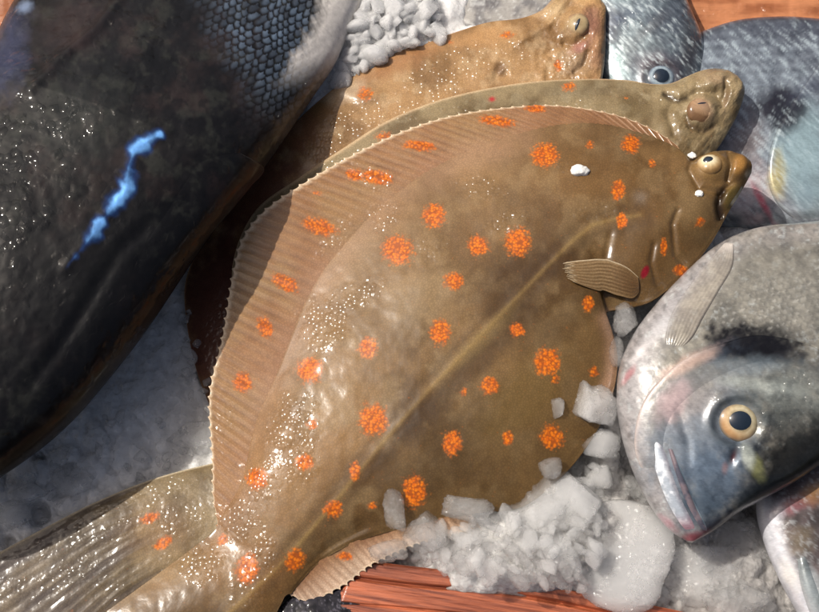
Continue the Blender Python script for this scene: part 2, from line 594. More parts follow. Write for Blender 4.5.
def eye(parent, bvh, px, py, r_out, ring, pupil_r, sink=0.35, squash=0.55, pupil_off=(0, 0), pupil_squash=(1, 1), rot=0, name='eye', warm=None):
    """ring: list of (radius fraction, colour) from the pupil out"""
    l, nrm = cast(bvh, px, py)
    nrm = nrm / np.linalg.norm(nrm)
    ex = np.cross([0, 1.0, 0], nrm); ex /= np.linalg.norm(ex)
    ey = np.cross(nrm, ex)
    sc = np.linalg.norm(l - CAM) / FPX
    r = r_out * sc
    cen = l - nrm * r * sink * squash
    n1, n2 = 28, 64
    th = np.linspace(0.0001, math.pi * 0.62, n1)[:, None]
    ph = np.linspace(0, 2 * math.pi, n2, endpoint=False)[None, :]
    x, y, z = np.sin(th) * np.cos(ph), np.sin(th) * np.sin(ph), np.cos(th) * np.ones_like(ph)
    V = cen + r * (x[..., None] * ex + y[..., None] * ey + squash * z[..., None] * nrm)
    rr = np.hypot(x - pupil_off[0], y - pupil_off[1])
    rs = [k[0] for k in ring]
    wob = 0.16 * (fbm(x * 4 + 5, y * 4 + 5, 5) - 0.5)
    col = np.stack([np.interp(rr + wob, rs, [k[1][i] for k in ring]) for i in range(3)], -1)
    col = col * (.8 + .4 * fbm(np.arctan2(y, x) * 5 + 20, rr * 3, 6))[..., None]
    if warm is not None:
        aa = np.arctan2(y, x) - warm[0]
        kk = (.5 + .5 * np.cos(aa)) ** 1.5 * ss(pupil_r / r_out * .9, pupil_r / r_out * 1.2, rr) * ss(.86, .72, rr)
        col = mix(col, warm[1], kk * .5)
    e = mesh_obj(name, V, quads(n1, n2, True)[:, ::-1], M_CORNEA, parent, col, np.zeros(col.shape))
    # pupil: a low dome standing on the eye
    pr = pupil_r / r_out
    t1 = np.linspace(0.0001, 1, 12)[:, None]
    a = ph
    u = pupil_off[0] + pr * t1 * np.cos(a) * pupil_squash[0]
    v = pupil_off[1] + pr * t1 * np.sin(a) * pupil_squash[1]
    c, s = math.cos(rot), math.sin(rot)
    u, v = u * c - v * s, u * s + v * c
    zz = np.sqrt(np.clip(1 - u * u - v * v, 0, 1)) * squash + 0.10 * pr * (1 - t1 ** 2) + 0.012 * (1 - t1 ** 6) - 0.004
    V = cen + r * (u[..., None] * ex + v[..., None] * ey + zz[..., None] * nrm)
    mesh_obj('pupil', V, quads(12, n2, True)[:, ::-1], M_PUPIL, e)
    return e

# ================================================================== SETTING
def bed_height(q):
    x, y = q[..., 0], q[..., 1]
    z = np.full(x.shape, 4.0)
    z += 9 * np.exp(-(((x - 395) / 90) ** 2 + ((y - 10) / 60) ** 2))          # sunny heap at the back
    z += 1 * ss(120, -20, x) * ss(420, 560, y)                              # under the tail fin, left
    z += 5 * np.exp(-(((x - 120) / 110) ** 2 + ((y - 400) / 70) ** 2))
    z += 28 * np.exp(-(((x - 520) / 105) ** 4 + ((y - 556) / 52) ** 4))      # heap in front of the plaice
    z += 14 * np.exp(-(((x - 700) / 90) ** 4 + ((y - 580) / 70) ** 4))
    z += 25 * np.exp(-(((x - 604) / 36) ** 2 + ((y - 430) / 80) ** 2))
    z -= 16 * ss(60, -20, x) * ss(80, 10, y)
    z -= 10 * ss(600, 680, x) * ss(260, 180, y)
    return z


def ice_bed():
    st = 2.0
    gx = np.arange(-120, 960, st)
    gy = np.arange(-120, 760, st)
    q = np.stack(np.meshgrid(gx, gy), -1)
    z = bed_height(q)
    dome = np.zeros(z.shape)
    r = np.random.default_rng(5)
    for k in range(4200):
        cx, cy = r.uniform(-120, 960), r.uniform(-120, 760)
        R = r.uniform(4, 13) * (1.3 if r.random() < 0.15 else 1)
        if cy < 460 and cx < 260:
            R *= 0.72
        i0, i1 = int((cx - R + 120) / st), int((cx + R + 120) / st) + 2
        j0, j1 = int((cy - R + 120) / st), int((cy + R + 120) / st) + 2
        i0, j0 = max(i0, 0), max(j0, 0)
        sub = q[j0:j1, i0:i1]
        if sub.size == 0:
            continue
        d = np.maximum(np.abs((sub[..., 0] - cx) * math.cos(k) + (sub[..., 1] - cy) * math.sin(k)) * 1.05,
                       np.hypot(sub[..., 0] - cx, sub[..., 1] - cy)) / R
        tx, ty = r.uniform(-0.25, 0.25), r.uniform(-0.25, 0.25)
        h = R * 0.30 * (np.sqrt(np.clip(1 - d ** 2, 0, 1))) + (sub[..., 0] - cx) * tx * 0.5 + (sub[..., 1] - cy) * ty * 0.5
        h = np.where(d < 1, h, 0)
        dome[j0:j1, i0:i1] = np.maximum(dome[j0:j1, i0:i1], h)
    smooth_left = ss(290, 180, q[..., 0]) * ss(470, 400, q[..., 1])
    z += dome * (1 - 0.5 * smooth_left) * 0.7
    z += 2.2 * (fbm(q[..., 0] / 30, q[..., 1] / 30, 3) - 0.5) + 1.9 * (fbm(q[..., 0] / 6, q[..., 1] / 6, 9, 3) - 0.5)
    for cx, cy, rx, ry, dp in ((40, 515, 13, 12, 9), (38, 458, 10, 5, 6), (12, 545, 8, 8, 6), (208, 378, 9, 14, 8)):
        z -= dp * ss(1.25, 0.55, blob(q, cx, cy, rx, ry) + 0.6 * (fbm(q[..., 0] / 7, q[..., 1] / 7, 21) - 0.5))
    V = P(q, 0.0)
    V[..., 2] = z * MM
    n = fbm(q[..., 0] / 16, q[..., 1] / 16, 33)
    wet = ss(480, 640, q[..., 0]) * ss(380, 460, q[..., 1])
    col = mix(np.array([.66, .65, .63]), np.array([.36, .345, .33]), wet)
    col = mix(col, np.array([.90, .89, .87]), ss(180, 60, q[..., 1]) * ss(280, 330, q[..., 0]))  # bed whitened at the back: sun glare put into the colour
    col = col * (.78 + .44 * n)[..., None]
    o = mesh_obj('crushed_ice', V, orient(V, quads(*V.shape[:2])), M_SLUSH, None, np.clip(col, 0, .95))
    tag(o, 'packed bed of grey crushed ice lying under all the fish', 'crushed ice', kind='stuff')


ice_bed()
Vt = P(np.array([[[-900, -900], [-900, 1500]], [[1700, -900], [1700, 1500]]], float), -24.0)
tb = mesh_obj('table', *sheet(Vt, th=12), M_TABLE, loc=(0, 0, -0.024))
tb['kind'] = 'structure'

# ================================================================== FRONT PLAICE
def noisepts(q, sc, seed):
    return fbm(q[..., 0] / sc, q[..., 1] / sc, seed)


SPOTS = [  # x, y, rx, ry, rot
    (545, 155, 15, 13, 0), (631, 144, 10, 10, 30), (434, 216, 13, 13, 0), (397, 250, 17, 16, 10), (518, 242, 14, 16, 0),
    (478, 246, 11, 11, 30), (454, 281, 11, 10, 0), (440, 332, 11, 14, 0), (517, 330, 8, 8, 0), (547, 362, 14, 15, 0),
    (368, 348, 11, 11, 0), (310, 370, 14, 14, 0), (490, 386, 10, 10, 0), (463, 392, 5, 5, 0), (373, 420, 15, 18, 0),
    (452, 443, 10, 14, 0), (508, 438, 6, 8, 0), (414, 491, 13, 17, 0), (304, 462, 10, 9, 0), (355, 471, 6, 10, 0),
    (257, 479, 12, 12, 0), (333, 509, 10, 10, 0), (372, 505, 6, 5, 0), (312, 424, 7, 6, 0), (247, 569, 12, 17, 20),
    (295, 560, 10, 13, 30), (223, 540, 7, 7, 0), (345, 556, 8, 5, 0), (618, 190, 7, 11, 0), (622, 221, 6, 9, 0),
    (664, 247, 4, 9, 0), (680, 270, 8, 6, 0), (588, 304, 6, 9, 0), (552, 437, 13, 13, 0), (594, 372, 6, 7, 0),
    (700, 222, 5, 7, 30), (652, 163, 4, 5, 0), (590, 145, 5, 5, 0), (555, 380, 5, 5, 0)]
FINSPOTS = [
    (320, 227, 19, 9, 17), (285, 283, 16, 8, 30), (265, 327, 8, 12, -25), (243, 382, 11, 11, 30), (376, 177, 17, 8, 10),
    (355, 175, 10, 6, 15), (420, 146, 18, 6, 5), (497, 121, 20, 6, 8), (317, 193, 6, 3, 10), (535, 108, 12, 5, 8)]


def spotmask(q, sp):
    m = np.full(q.shape[:-1], 0.0)
    for cx, cy, rx, ry, rot in sp:
        k = 0.55 if max(rx, ry) < 8 else 0.8
        m = np.maximum(m, ss(1.45, 0.25, blob(q, cx, cy, rx, ry, rot)) * k)
    return m


GLINTS = [  # patches where the wet skin sparkles: x, y, rx, ry, rot, strength
    (345, 300, 40, 14, -25, .75), (325, 325, 26, 28, -40, .8), (290, 425, 26, 32, 20, 1.0), (300, 465, 18, 20, 0, .9), (258, 480, 20, 24, 0, .8),
    (235, 520, 26, 22, 0, .9), (200, 560, 22, 24, -40, .8), (262, 560, 14, 26, 0, .8), (250, 590, 22, 20, 0, .6),
    (480, 185, 24, 12, 10, 1.1), (385, 215, 20, 14, -40, 1.0), (510, 222, 22, 12, -10, .8), (375, 175, 26, 10, 15, .8),
    (600, 210, 26, 12, -20, .7), (640, 290, 30, 8, -40, .6), (340, 235, 30, 10, -50, .7), (430, 250, 20, 12, 0, .4),
    (570, 168, 16, 6, 20, .5), (225, 420, 8, 30, 0, .5), (655, 200, 18, 8, 0, .5), (380, 185, 16, 8, 0, .9)]


def glintmask(q, gl):
    m = np.zeros(q.shape[:-1])
    for cx, cy, rx, ry, rot, st in gl:
        m = np.maximum(m, ss(1.25, 0.5, blob(q, cx, cy, rx, ry, rot) + 0.7 * (noisepts(q, 9, 77) - 0.5)) * st)
    return m


LATERAL = [(190, 650), (285, 560), (330, 508), (380, 445), (430, 388), (490, 325), (545, 268), (570, 243), (592, 225), (615, 219), (640, 215)]

# paired stations: outer dorsal edge, dorsal fin root, anal fin root, outer anal edge
ST1 = np.array([
    [(105, 612), (106, 613), (262, 650), (263, 651)],
    [(160, 572), (161, 573), (272, 622), (273, 623)],
    [(196, 545), (197, 546), (280, 605), (281, 606)],
    [(216, 528), (217, 529), (287, 594), (288, 595)],
    [(213, 500), (228, 512), (296, 582), (308, 602)],
    [(212, 462), (243, 486), (312, 564), (340, 588)],
    [(209, 396), (257, 424), (352, 540), (374, 564)],
    [(222, 336), (281, 364), (420, 520), (430, 540)],
    [(232, 275), (305, 302), (475, 510), (490, 530)],
    [(242, 238), (325, 266), (520, 504), (556, 530)],
    [(262, 212), (346, 240), (555, 478), (590, 500)],
    [(300, 185), (376, 208), (583, 446), (612, 455)],
    [(346, 158), (416, 177), (604, 408), (622, 412)],
    [(400, 132), (466, 151), (613, 372), (622, 372)],
    [(450, 116), (520, 132), (612, 338), (616, 338)],
    [(500, 108), (566, 123), (605, 314), (607, 313)],
    [(550, 105), (606, 122), (622, 309), (623, 309)],
    [(600, 111), (640, 132), (652, 300), (653, 301)],
    [(642, 124), (663, 142), (690, 268), (691, 269)],
    [(672, 141), (681, 152), (712, 240), (713, 241)],
    [(691, 158), (693, 160), (728, 212), (729, 212)],
    [(712, 152), (713, 153), (738, 196), (739, 196)],
    [(733, 152), (734, 153), (746, 182), (747, 182)],
    [(746, 160), (746, 161), (751, 173), (751, 174)]], float)


def zrim1(q):
    x, y = q[..., 0], q[..., 1]
    z = np.interp(x, [60, 210, 300, 420, 600, 700, 760], [17, 21, 25, 31, 36, 40, 42])
    return z + 1.2 * np.sin(y / 23.0) * ss(300, 230, x)


def groove(q, pts, w):
    d, a = dpoly(q, pts)
    return np.exp(-(d / w) ** 2) * ss(0, .12, a) * ss(1, .88, a)


def plaice_disp(q):
    n = 1.3 * (noisepts(q, 60, 31) - 0.5) + 0.22 * (noisepts(q, 14, 32) - 0.5)
    d, a = dpoly(q, LATERAL)
    n = n + 0.14 * np.exp(-(d / 4.0) ** 2)
    n -= 1.0 * groove(q, [(655, 238), (651, 262), (657, 284), (672, 296)], 3.0)
    n -= .8 * groove(q, [(612, 225), (606, 258), (613, 288), (632, 305)], 4.0)
    n += 1.2 * np.exp(-blob(q, 632, 270, 22, 26) ** 2)
    n -= 1.2 * groove(q, [(680, 205), (672, 225), (676, 255), (690, 272)], 3.0)
    n += 1.5 * np.exp(-blob(q, 660, 225, 26, 16, -10) ** 2)
    n -= 1.6 * groove(q, [(696, 150), (690, 170), (700, 188), (722, 192), (736, 180)], 3.5)
    n += 4.2 * np.exp(-blob(q, 711, 166, 17, 14) ** 4)
    n += 2.2 * np.exp(-blob(q, 739, 166, 9, 12, 20) ** 4)
    n -= 1.6 * groove(q, [(728, 148), (731, 165), (727, 184)], 2.5)
    n += 2.0 * np.exp(-blob(q, 733, 196, 9, 12, 25) ** 4)
    n -= 2.2 * groove(q, [(722, 190), (719, 204), (722, 222)], 3.5)
    n += 0.8 * np.exp(-blob(q, 700, 205, 12, 8, 20) ** 2)
    # belly hollow and ripples at the tail end
    n -= 0.9 * groove(q, [(300, 585), (330, 548), (372, 520)], 7)
    n += 0.6 * groove(q, [(225, 520), (262, 470), (300, 400), (345, 320)], 10)
    return n


def plaice_col(q, fin):
    n1, n2, n3 = noisepts(q, 70, 41), noisepts(q, 26, 42), noisepts(q, 9, 43)
    base = mix(lin(152, 121, 82), lin(114, 87, 52), ss(0.35, 0.65, n1 + 0.35 * (n2 - 0.5)))
    base = mix(base, lin(172, 146, 110), ss(0.42, 0.75, n2 + 0.3 * (n3 - .5)) * 0.5)
    base = mix(base, lin(88, 66, 42), ss(0.45, 0.78, noisepts(q + 300, 45, 44)) * 0.4)
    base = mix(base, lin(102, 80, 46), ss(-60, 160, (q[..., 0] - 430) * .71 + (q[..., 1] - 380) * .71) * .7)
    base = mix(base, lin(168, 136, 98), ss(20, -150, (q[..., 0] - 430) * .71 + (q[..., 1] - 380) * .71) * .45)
    # large patches read from the fish: dark bars and pale sheets
    for cx, cy, rx, ry, rot, c, k in (
            (520, 275, 60, 34, -40, (92, 68, 42), .6), (470, 240, 30, 30, 0, (104, 76, 48), .4), (540, 215, 45, 40, 0, (96, 70, 42), .5),
            (420, 300, 46, 30, -40, (172, 150, 118), .4), (340, 270, 55, 22, -50, (182, 156, 122), .4), (300, 480, 60, 90, 30, (166, 128, 84), .5),
            (440, 460, 90, 40, -40, (96, 74, 44), .5), (600, 180, 80, 40, 10, (130, 98, 58), .6), (650, 240, 50, 50, 0, (118, 90, 56), .6),
            (460, 150, 80, 26, -10, (160, 132, 96), .4), (250, 570, 40, 50, 40, (160, 120, 76), .5), (455, 385, 130, 14, -44, (80, 58, 34), .6),
            (520, 400, 70, 30, -45, (128, 104, 60), .5), (480, 340, 60, 10, -43, (156, 132, 88), .5)):
        base = mix(base, lin(*c), ss(1.3, 0.2, blob(q, cx, cy, rx, ry, rot) + 0.8 * (n2 - .5)) * k)
    d, a = dpoly(q, LATERAL)
    base = mix(base, lin(184, 154, 100), np.exp(-(d / 2.3) ** 2) * (0.18 + .25 * n2))
    base = mix(base, lin(70, 50, 28), np.exp(-((d - 9) / 5) ** 2) * 0.25)
    # pinkish band along the fin root
    base = mix(base, lin(176, 120, 88), ss(0.48, 0.8, n1 + .15) * fin * 0.3)
    dd, _ = dpoly(q, [(217, 529), (240, 488), (257, 424), (281, 364), (305, 302), (346, 240), (416, 177), (520, 132)])
    base = mix(base, lin(190, 150, 124), np.exp(-(dd / 22) ** 2) * 0.35 * (.4 + n2))
    dd, _ = dpoly(q, [(606, 318), (613, 340), (612, 372), (600, 410)])
    base = mix(base, lin(206, 166, 140), np.exp(-(dd / 8) ** 2) * 0.5)
    base = mix(base, lin(200, 150, 84), np.exp(-blob(q, 741, 165, 8, 12) ** 4) * .6)
    base = mix(base, lin(176, 142, 92), np.exp(-blob(q, 712, 166, 16, 13) ** 4) * .6)
    base = mix(base, lin(128, 110, 60), np.exp(-blob(q, 733, 198, 9, 13, 25) ** 4) * .8)
    base = mix(base, lin(40, 26, 18), groove(q, [(724, 186), (719, 204), (722, 224)], 5) * .8)
    base = mix(base, lin(150, 20, 48), ss(1.1, .6, blob(q, 645, 272, 4, 8, 25)) * .9)
    base = mix(base, lin(150, 140, 130), np.exp(-blob(q, 640, 197, 8, 7) ** 2) * .4)
    return np.clip(base, 0, 1) ** 1.24 * np.array([.93, .99, 1.06])


plaice = root('plaice', P((450, 330), 16.0), 'olive brown plaice with bright orange spots, lying whole on top in the middle', 'plaice')
NS1 = 620
R1 = catmull(ST1, NS1)
sv = np.linspace(0, 1, NS1)


def lin_rail(a, b, n):
    t = np.linspace(0, 1, n)[None, :, None]
    return a[:, None] * (1 - t) + b[:, None] * t


# body
NB = 300
def toward(a, b, px, lim=None):
    d = b - a
    L = np.linalg.norm(d, axis=-1, keepdims=True)
    return a + d / np.maximum(L, 1e-6) * np.minimum(px, L * .6) if lim is None else a + d / np.maximum(L, 1e-6) * np.minimum(px, lim)


qb = lin_rail(toward(R1[:, 1], R1[:, 0], 4), toward(R1[:, 2], R1[:, 3], 4), NB)
sb = sv[:, None] * np.ones((1, NB))
tb_ = np.ones((NS1, 1)) * np.linspace(0, 1, NB)[None, :]
zb = zrim1(qb)
HST = np.array([3, 3.4, 3.8, 4, 5, 6, 7.5, 8.5, 9, 9.5, 10, 10, 10, 10, 10, 9.5, 9, 8.5, 8, 7, 6.5, 6, 5.5, 4])
Hs = catmull(np.concatenate([ST1, np.stack([HST, HST * 0], -1)[:, None]], 1), NS1)[:, 4, :1] * np.ones((1, NB))
prof = (1 - np.abs(2 * tb_ - 1) ** 2.6) ** 1.3
Vb = P(qb, zb)
finw = np.clip(np.linalg.norm(R1[:, 0] - R1[:, 1], axis=-1) / 20, 0, 1)[:, None]
Vb[..., 2] += Hs * prof * MM + (0.7 - .5 * finw * ss(.03, 0, np.minimum(tb_, 1 - tb_))) * MM
qq = proj(Vb)
Vb[..., 2] += plaice_disp(qq) * MM * np.clip(np.minimum(tb_, 1 - tb_) * 18, 0, 1)
qq = proj(Vb)
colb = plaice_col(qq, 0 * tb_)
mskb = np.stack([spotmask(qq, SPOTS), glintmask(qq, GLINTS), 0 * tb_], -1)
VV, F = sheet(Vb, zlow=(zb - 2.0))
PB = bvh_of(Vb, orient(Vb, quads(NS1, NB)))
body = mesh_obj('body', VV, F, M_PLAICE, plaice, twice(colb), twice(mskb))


# fins: a membrane over bony rays that end in little teeth
def fin(qo, qi, zi_top, nrays, nt, name, parent, mat, cfun, spots, gl, teeth=3.0, drop=1.2, pale=True, th=0.5, wav=0.6, sexp=1.0, tip=0.0, relief=.4):
    ns = len(qo)
    ph = np.linspace(0, 1, ns) ** sexp * nrays
    ray = np.abs((ph % 1) - 0.5) * 2               # 1 on a ray, 0 between
    out = qo + (qo - qi) / (np.linalg.norm(qo - qi, axis=1, keepdims=True) + 1e-6) * ((ray ** 3 - 0.35) * teeth)[:, None]
    q = lin_rail(out, qi, nt)
    t = np.ones((ns, 1)) * np.linspace(0, 1, nt)[None, :]
    z0 = zrim1(qi)[:, None] if callable(zi_top) is False and zi_top is None else zi_top
    z = z0 + 0.7 - drop * (1 - t) ** 1.5 + relief * ((ray ** 1.5)[:, None] - 0.5) * (1 - t) ** 0.4 * np.clip(t * 8, 0, 1)
    z = z + wav * np.sin(np.linspace(0, 1, ns) * 31)[:, None] * (1 - t) * 0.8 + wav * 2 * (vn(np.linspace(0, 1, ns) * 14, np.zeros(ns), 8) - .5)[:, None] * (1 - t)
    V = P(q, z)
    qp = proj(V)
    c = cfun(qp, 1 + 0 * t)
    c = np.clip(c * (1 + .16 * ss(1, .7, t))[..., None], 0, 1)
    rn = vn(ph, np.zeros(ns), 3)[:, None] * .35 + .65
    c = mix(c, lin(186, 142, 102), ss(1, .2, t) * (.05 + .35 * noisepts(qp, 30, 15)))
    rw = .55 + .45 * vn(ph * .23, np.zeros(ns) + 3, 13)[:, None]
    c = mix(c, lin(96, 58, 38), ((1 - ray)[:, None] ** 1.6) * ss(1, .55, t) * (.35 + .65 * vn(t * 5, (ph * .6)[:, None] + 0 * t, 14)) * 0.8 * rn * rw)
    if tip:
        c = mix(c, lin(222, 196, 172), ss(.75, 0, t) * tip * (.45 + .55 * ray[:, None]))
    if pale:
        c = mix(c, lin(232, 208, 176), ss(0.07, 0.0, t) * .8)
    m = np.stack([spotmask(qp, spots), glintmask(qp, gl), 0 * t], -1)
    VV, F = sheet(V, th=th)
    return mesh_obj(name, VV, F, mat, parent, twice(c), twice(m))


def resample(a, n):
    i = np.linspace(0, len(a) - 1, n)
    k = np.clip(i.astype(int), 0, len(a) - 2)
    f = (i - k)[:, None]
    return a[k] * (1 - f) + a[k + 1] * f


def by_length(a, b, n):
    L = np.concatenate([[0], np.cumsum(np.linalg.norm(np.diff(a, axis=0), axis=1) + 0.5 * np.linalg.norm(np.diff(b, axis=0), axis=1))])
    s = np.linspace(0, L[-1], n)
    f = lambda c: np.stack([np.interp(s, L, c[:, k]) for k in range(2)], -1)
    return f(a), f(b)


e0, e = int(np.argmax(R1[:, 1, 0] > 217.5)), int(np.argmax(R1[:, 1, 0] > 690))
qo, qi = by_length(R1[e0:e, 0], toward(R1[e0:e, 1], R1[e0:e, 2], 9, np.linalg.norm(R1[e0:e, 0] - R1[e0:e, 1], axis=-1, keepdims=True) * .5), 1100)
fin(qo, qi, zrim1(qi)[:, None], 74, 70, 'dorsal_fin', plaice, M_FIN, plaice_col, FINSPOTS + SPOTS, GLINTS)
a0, e2 = e0 + 2, int(np.argmax(R1[:, 2, 0] > 470))
qo, qi = by_length(R1[a0:e2, 3], toward(R1[a0:e2, 2], R1[a0:e2, 1], 9, np.linalg.norm(R1[a0:e2, 3] - R1[a0:e2, 2], axis=-1, keepdims=True) * .5), 500)
fin(qo, qi, zrim1(qi)[:, None], 26, 50, 'anal_fin', plaice, M_FIN, plaice_col, SPOTS, [(310, 590, 40, 12, 0, .5)], teeth=3.5, tip=.75, relief=.18)

# tail fin, spreading beyond the bottom edge of the picture
TF = np.array([[(106, 613), (262, 650)], [(60, 648), (250, 690)], [(10, 700), (225, 740)], [(-30, 760), (200, 800)]], float)
Rt = catmull(TF, 260)
Rt = np.concatenate([R1[:1, 1:3], Rt[1:]])
qt = lin_rail(Rt[:, 0], Rt[:, 1], NB)
qt[0] = qb[0]
tt = np.ones((260, 1)) * np.linspace(0, 1, NB)[None]
st_ = np.linspace(0, 1, 260)[:, None] * np.ones((1, NB))
zt = zrim1(qt) + 0.7
ray = np.abs(((tt * 16) % 1) - .5) * 2
Ht_ = np.interp(st_, [0, .3, .6, 1], [3, 2.4, 1.6, .8])
Ht_[0] = Hs[0]
Vt_ = P(qt, zt)
Vt_[..., 2] += (Ht_ * (1 - np.abs(2 * tt - 1) ** 2.6) ** 1.3 + 0.35 * ray * ss(.35, .8, st_)) * MM
qp = proj(Vt_)
Vt_[..., 2] += plaice_disp(qp) * MM * np.clip(np.minimum(tt, 1 - tt) * 18, 0, 1)
ct = plaice_col(qp, 0 * tt)
ct = mix(ct, lin(196, 128, 82), ss(.25, .6, st_) * .45)
ct = mix(ct, lin(90, 60, 40), (1 - ray) ** 2 * ss(.45, .9, st_) * .6)
ct = mix(ct, lin(222, 190, 150), ss(.03, 0, tt) * .7)
VV, F = sheet(Vt_, zlow=zrim1(qt) - 2)
mesh_obj('tail_fin', VV, F, M_PLAICE, plaice, twice(ct), twice(np.stack([spotmask(qp, SPOTS), glintmask(qp, GLINTS), 0 * tt], -1)))

# pectoral fin lying on the side
PF = np.array([[(640, 279), (640, 291)], [(628, 268), (632, 299)], [(612, 262), (618, 297)], [(595, 260), (600, 291)], [(578, 261), (583, 286)], [(565, 263), (570, 281)]], float)


def off_pf(s, t, q):
    r = np.abs(((t * 9) % 1) - .5) * 2
    return 0.4 + 1.5 * ss(0, .35, s) + 0.15 * r - 2.2 * ss(0.03, 0, s) + 0.7 * np.sin(t * 3)


V, q, s, t, F = hug(PB, PF, 110, 60, off_pf, smooth_p=900, flat_n=True)
r = np.abs(((t * 9 + .4 * np.sin(s * 5)) % 1) - .5) * 2
dirv = V[-1:] - V[-12:-11]
V = V + dirv * (ss(.75, 1, s) * (r * 1.3 - .5 + 1.2 * (vn(t * 9, 0 * t, 51) - .5)))[..., None] * 0.9
c = mix(plaice_col(q, 0 * t), lin(132, 104, 70), .35 + 0 * s)
c = mix(c, lin(178, 150, 112), r * .45 * ss(.1, .5, s))
c = mix(c, lin(84, 58, 34), ss(.55, .2, np.abs(t - .55)) * ss(.7, .2, s) * .5)
c = mix(c, lin(226, 208, 176), ss(.06, 0, t) * .6 + ss(.93, 1, s) * .4)
VV, F = sheet(V, th=.5)
mesh_obj('pectoral_fin', VV, F, M_FIN, plaice, twice(c), twice(np.stack([0 * t, .4 * ss(.2, 0, t), 0 * t], -1)))

EYE_P = [(0, lin(40, 36, 30)), (.28, lin(60, 50, 36)), (.36, lin(214, 204, 176)), (.55, lin(196, 180, 144)), (.78, lin(166, 138, 98)), (1, lin(124, 96, 60))]
eye(plaice, PB, 710, 162, 12.5, EYE_P, 4.3, sink=.55, squash=.62, pupil_off=(-.12, .10), pupil_squash=(1.15, .85), rot=.3)

for (fx, fy, rr, lab) in ((580, 171, 10, 'larger ragged white fleck of ice stuck on the plaice\'s back'),
                          (692, 156, 4.5, 'small white fleck touching the plaice above its eye'),
                          (699, 194, 4.2, 'small white fleck stuck on the plaice below its eye')):
    l, nrm = cast(PB, fx, fy)
    if l is None:
        l, nrm = P((fx, fy), 42.0), np.array([0, 0, 1.0])
    n1, n2 = 20, 30
    th = np.linspace(.001, math.pi - .001, n1)[:, None]
    ph = np.linspace(0, 2 * math.pi, n2, endpoint=False)[None]
    x, y, z = np.sin(th) * np.cos(ph), np.sin(th) * np.sin(ph), np.cos(th) * np.ones_like(ph)
    k = rr * 0.00047 * (0.75 + 0.6 * fbm(x * 2 + fx, y * 2 + z * 2, 3))
    sx, sy = (1.0, 0.62) if rr > 6 else (1, .85)
    V = np.stack([x * k * sx, y * k * sy, z * k * .5], -1) + l + nrm * 0.0004
    o = mesh_obj('ice_fleck', V, quads(n1, n2, True)[:, ::-1], M_FLECK, loc=l)
    tag(o, lab, 'ice fleck', 'white flecks on the plaice')

# ================================================================== PLAICE UNDERNEATH
def paint(q, base, blobs, seed=0, rag=0.8, sc=12):
    n = fbm(q[..., 0] / sc, q[..., 1] / sc, seed)
    for b in blobs:
        cx, cy, rx, ry, rot, c, k = b[:7]
        hard = b[7] if len(b) > 7 else .2
        base = mix(base, lin(*c), ss(1.25, hard, blob(q, cx, cy, rx, ry, rot) + rag * (n - .5)) * k)
    return base


def flat_body(name, ST, ns, nt, zr, Hx, parent, mat, colf, spots, gl, disp=None, edge=(214, 184, 146)):
    R = catmull(np.array(ST, float), ns)
    q = lin_rail(R[:, 0], R[:, 1], nt)
    t = np.ones((ns, 1)) * np.linspace(0, 1, nt)[None]
    s = np.linspace(0, 1, ns)[:, None] * np.ones((1, nt))
    z = zr(q)
    V = P(q, z)
    hs = np.interp(s, Hx[0], Hx[1])
    V[..., 2] += hs * (1 - np.abs(2 * t - 1) ** 2.3) ** .85 * MM
    qp = proj(V)
    if disp is not None:
        V[..., 2] += disp(qp) * MM * np.clip(np.minimum(t, 1 - t) * 20, 0, 1)
        qp = proj(V)
    c = colf(qp)
    if edge:
        c = mix(c, lin(*edge), ss(.012, 0, t) * .8)
    m = np.stack([spotmask(qp, spots) * .72, glintmask(qp, gl), 0 * t], -1)
    VV, F = sheet(V, zlow=z - 1.5)
    o = mesh_obj(name, VV, F, mat, parent, twice(c), twice(m))
    return o, bvh_of(V, orient(V, quads(ns, nt)))


def z2(q):
    return np.interp(q[..., 0], [-60, 200, 330, 420, 600, 700, 745], [13, 12, 15, 20, 26, 31, 33])


ST2 = [[(221, 461), (230, 574)], [(228, 410), (294, 566)], [(236, 330), (360, 545)], [(233, 262), (420, 528)], [(256, 210), (475, 516)],
       [(300, 177), (520, 500)], [(345, 147), (555, 470)], [(385, 122), (580, 430)], [(430, 103), (592, 390)], [(475, 91), (598, 350)],
       [(530, 82), (600, 320)], [(580, 79), (606, 296)], [(625, 80), (630, 262)], [(652, 84), (660, 226)], [(672, 83), (688, 190)],
       [(688, 76), (706, 165)], [(704, 70), (722, 142)], [(721, 69), (735, 120)], [(735, 76), (741, 106)], [(742, 86), (744, 97)]]


def disp2(q):
    n = .9 * (noisepts(q, 40, 61) - .5) + .3 * (noisepts(q, 12, 62) - .5)
    n += 2.0 * (fbm(q[..., 0] / 9, q[..., 1] / 9, 63) - .5) * ss(650, 690, q[..., 0])
    n += 3.4 * np.exp(-blob(q, 702, 110, 14, 15, 20) ** 4)
    n += 3.0 * np.exp(-blob(q, 716, 80, 18, 9, -10) ** 4)
    n += 2.4 * np.exp(-blob(q, 735, 90, 8, 14, 10) ** 4)
    n -= 2.4 * groove(q, [(660, 92), (680, 100), (698, 92), (716, 92), (726, 104)], 3.4)
    n -= 1.8 * groove(q, [(686, 112), (690, 126), (704, 132), (718, 124)], 3.0)
    n -= 1.6 * groove(q, [(724, 78), (726, 92), (722, 110)], 2.6)
    n -= 1.2 * groove(q, [(676, 96), (668, 112), (676, 140)], 4)
    n += 1.2 * np.exp(-blob(q, 680, 88, 18, 7, -15) ** 2)
    return n


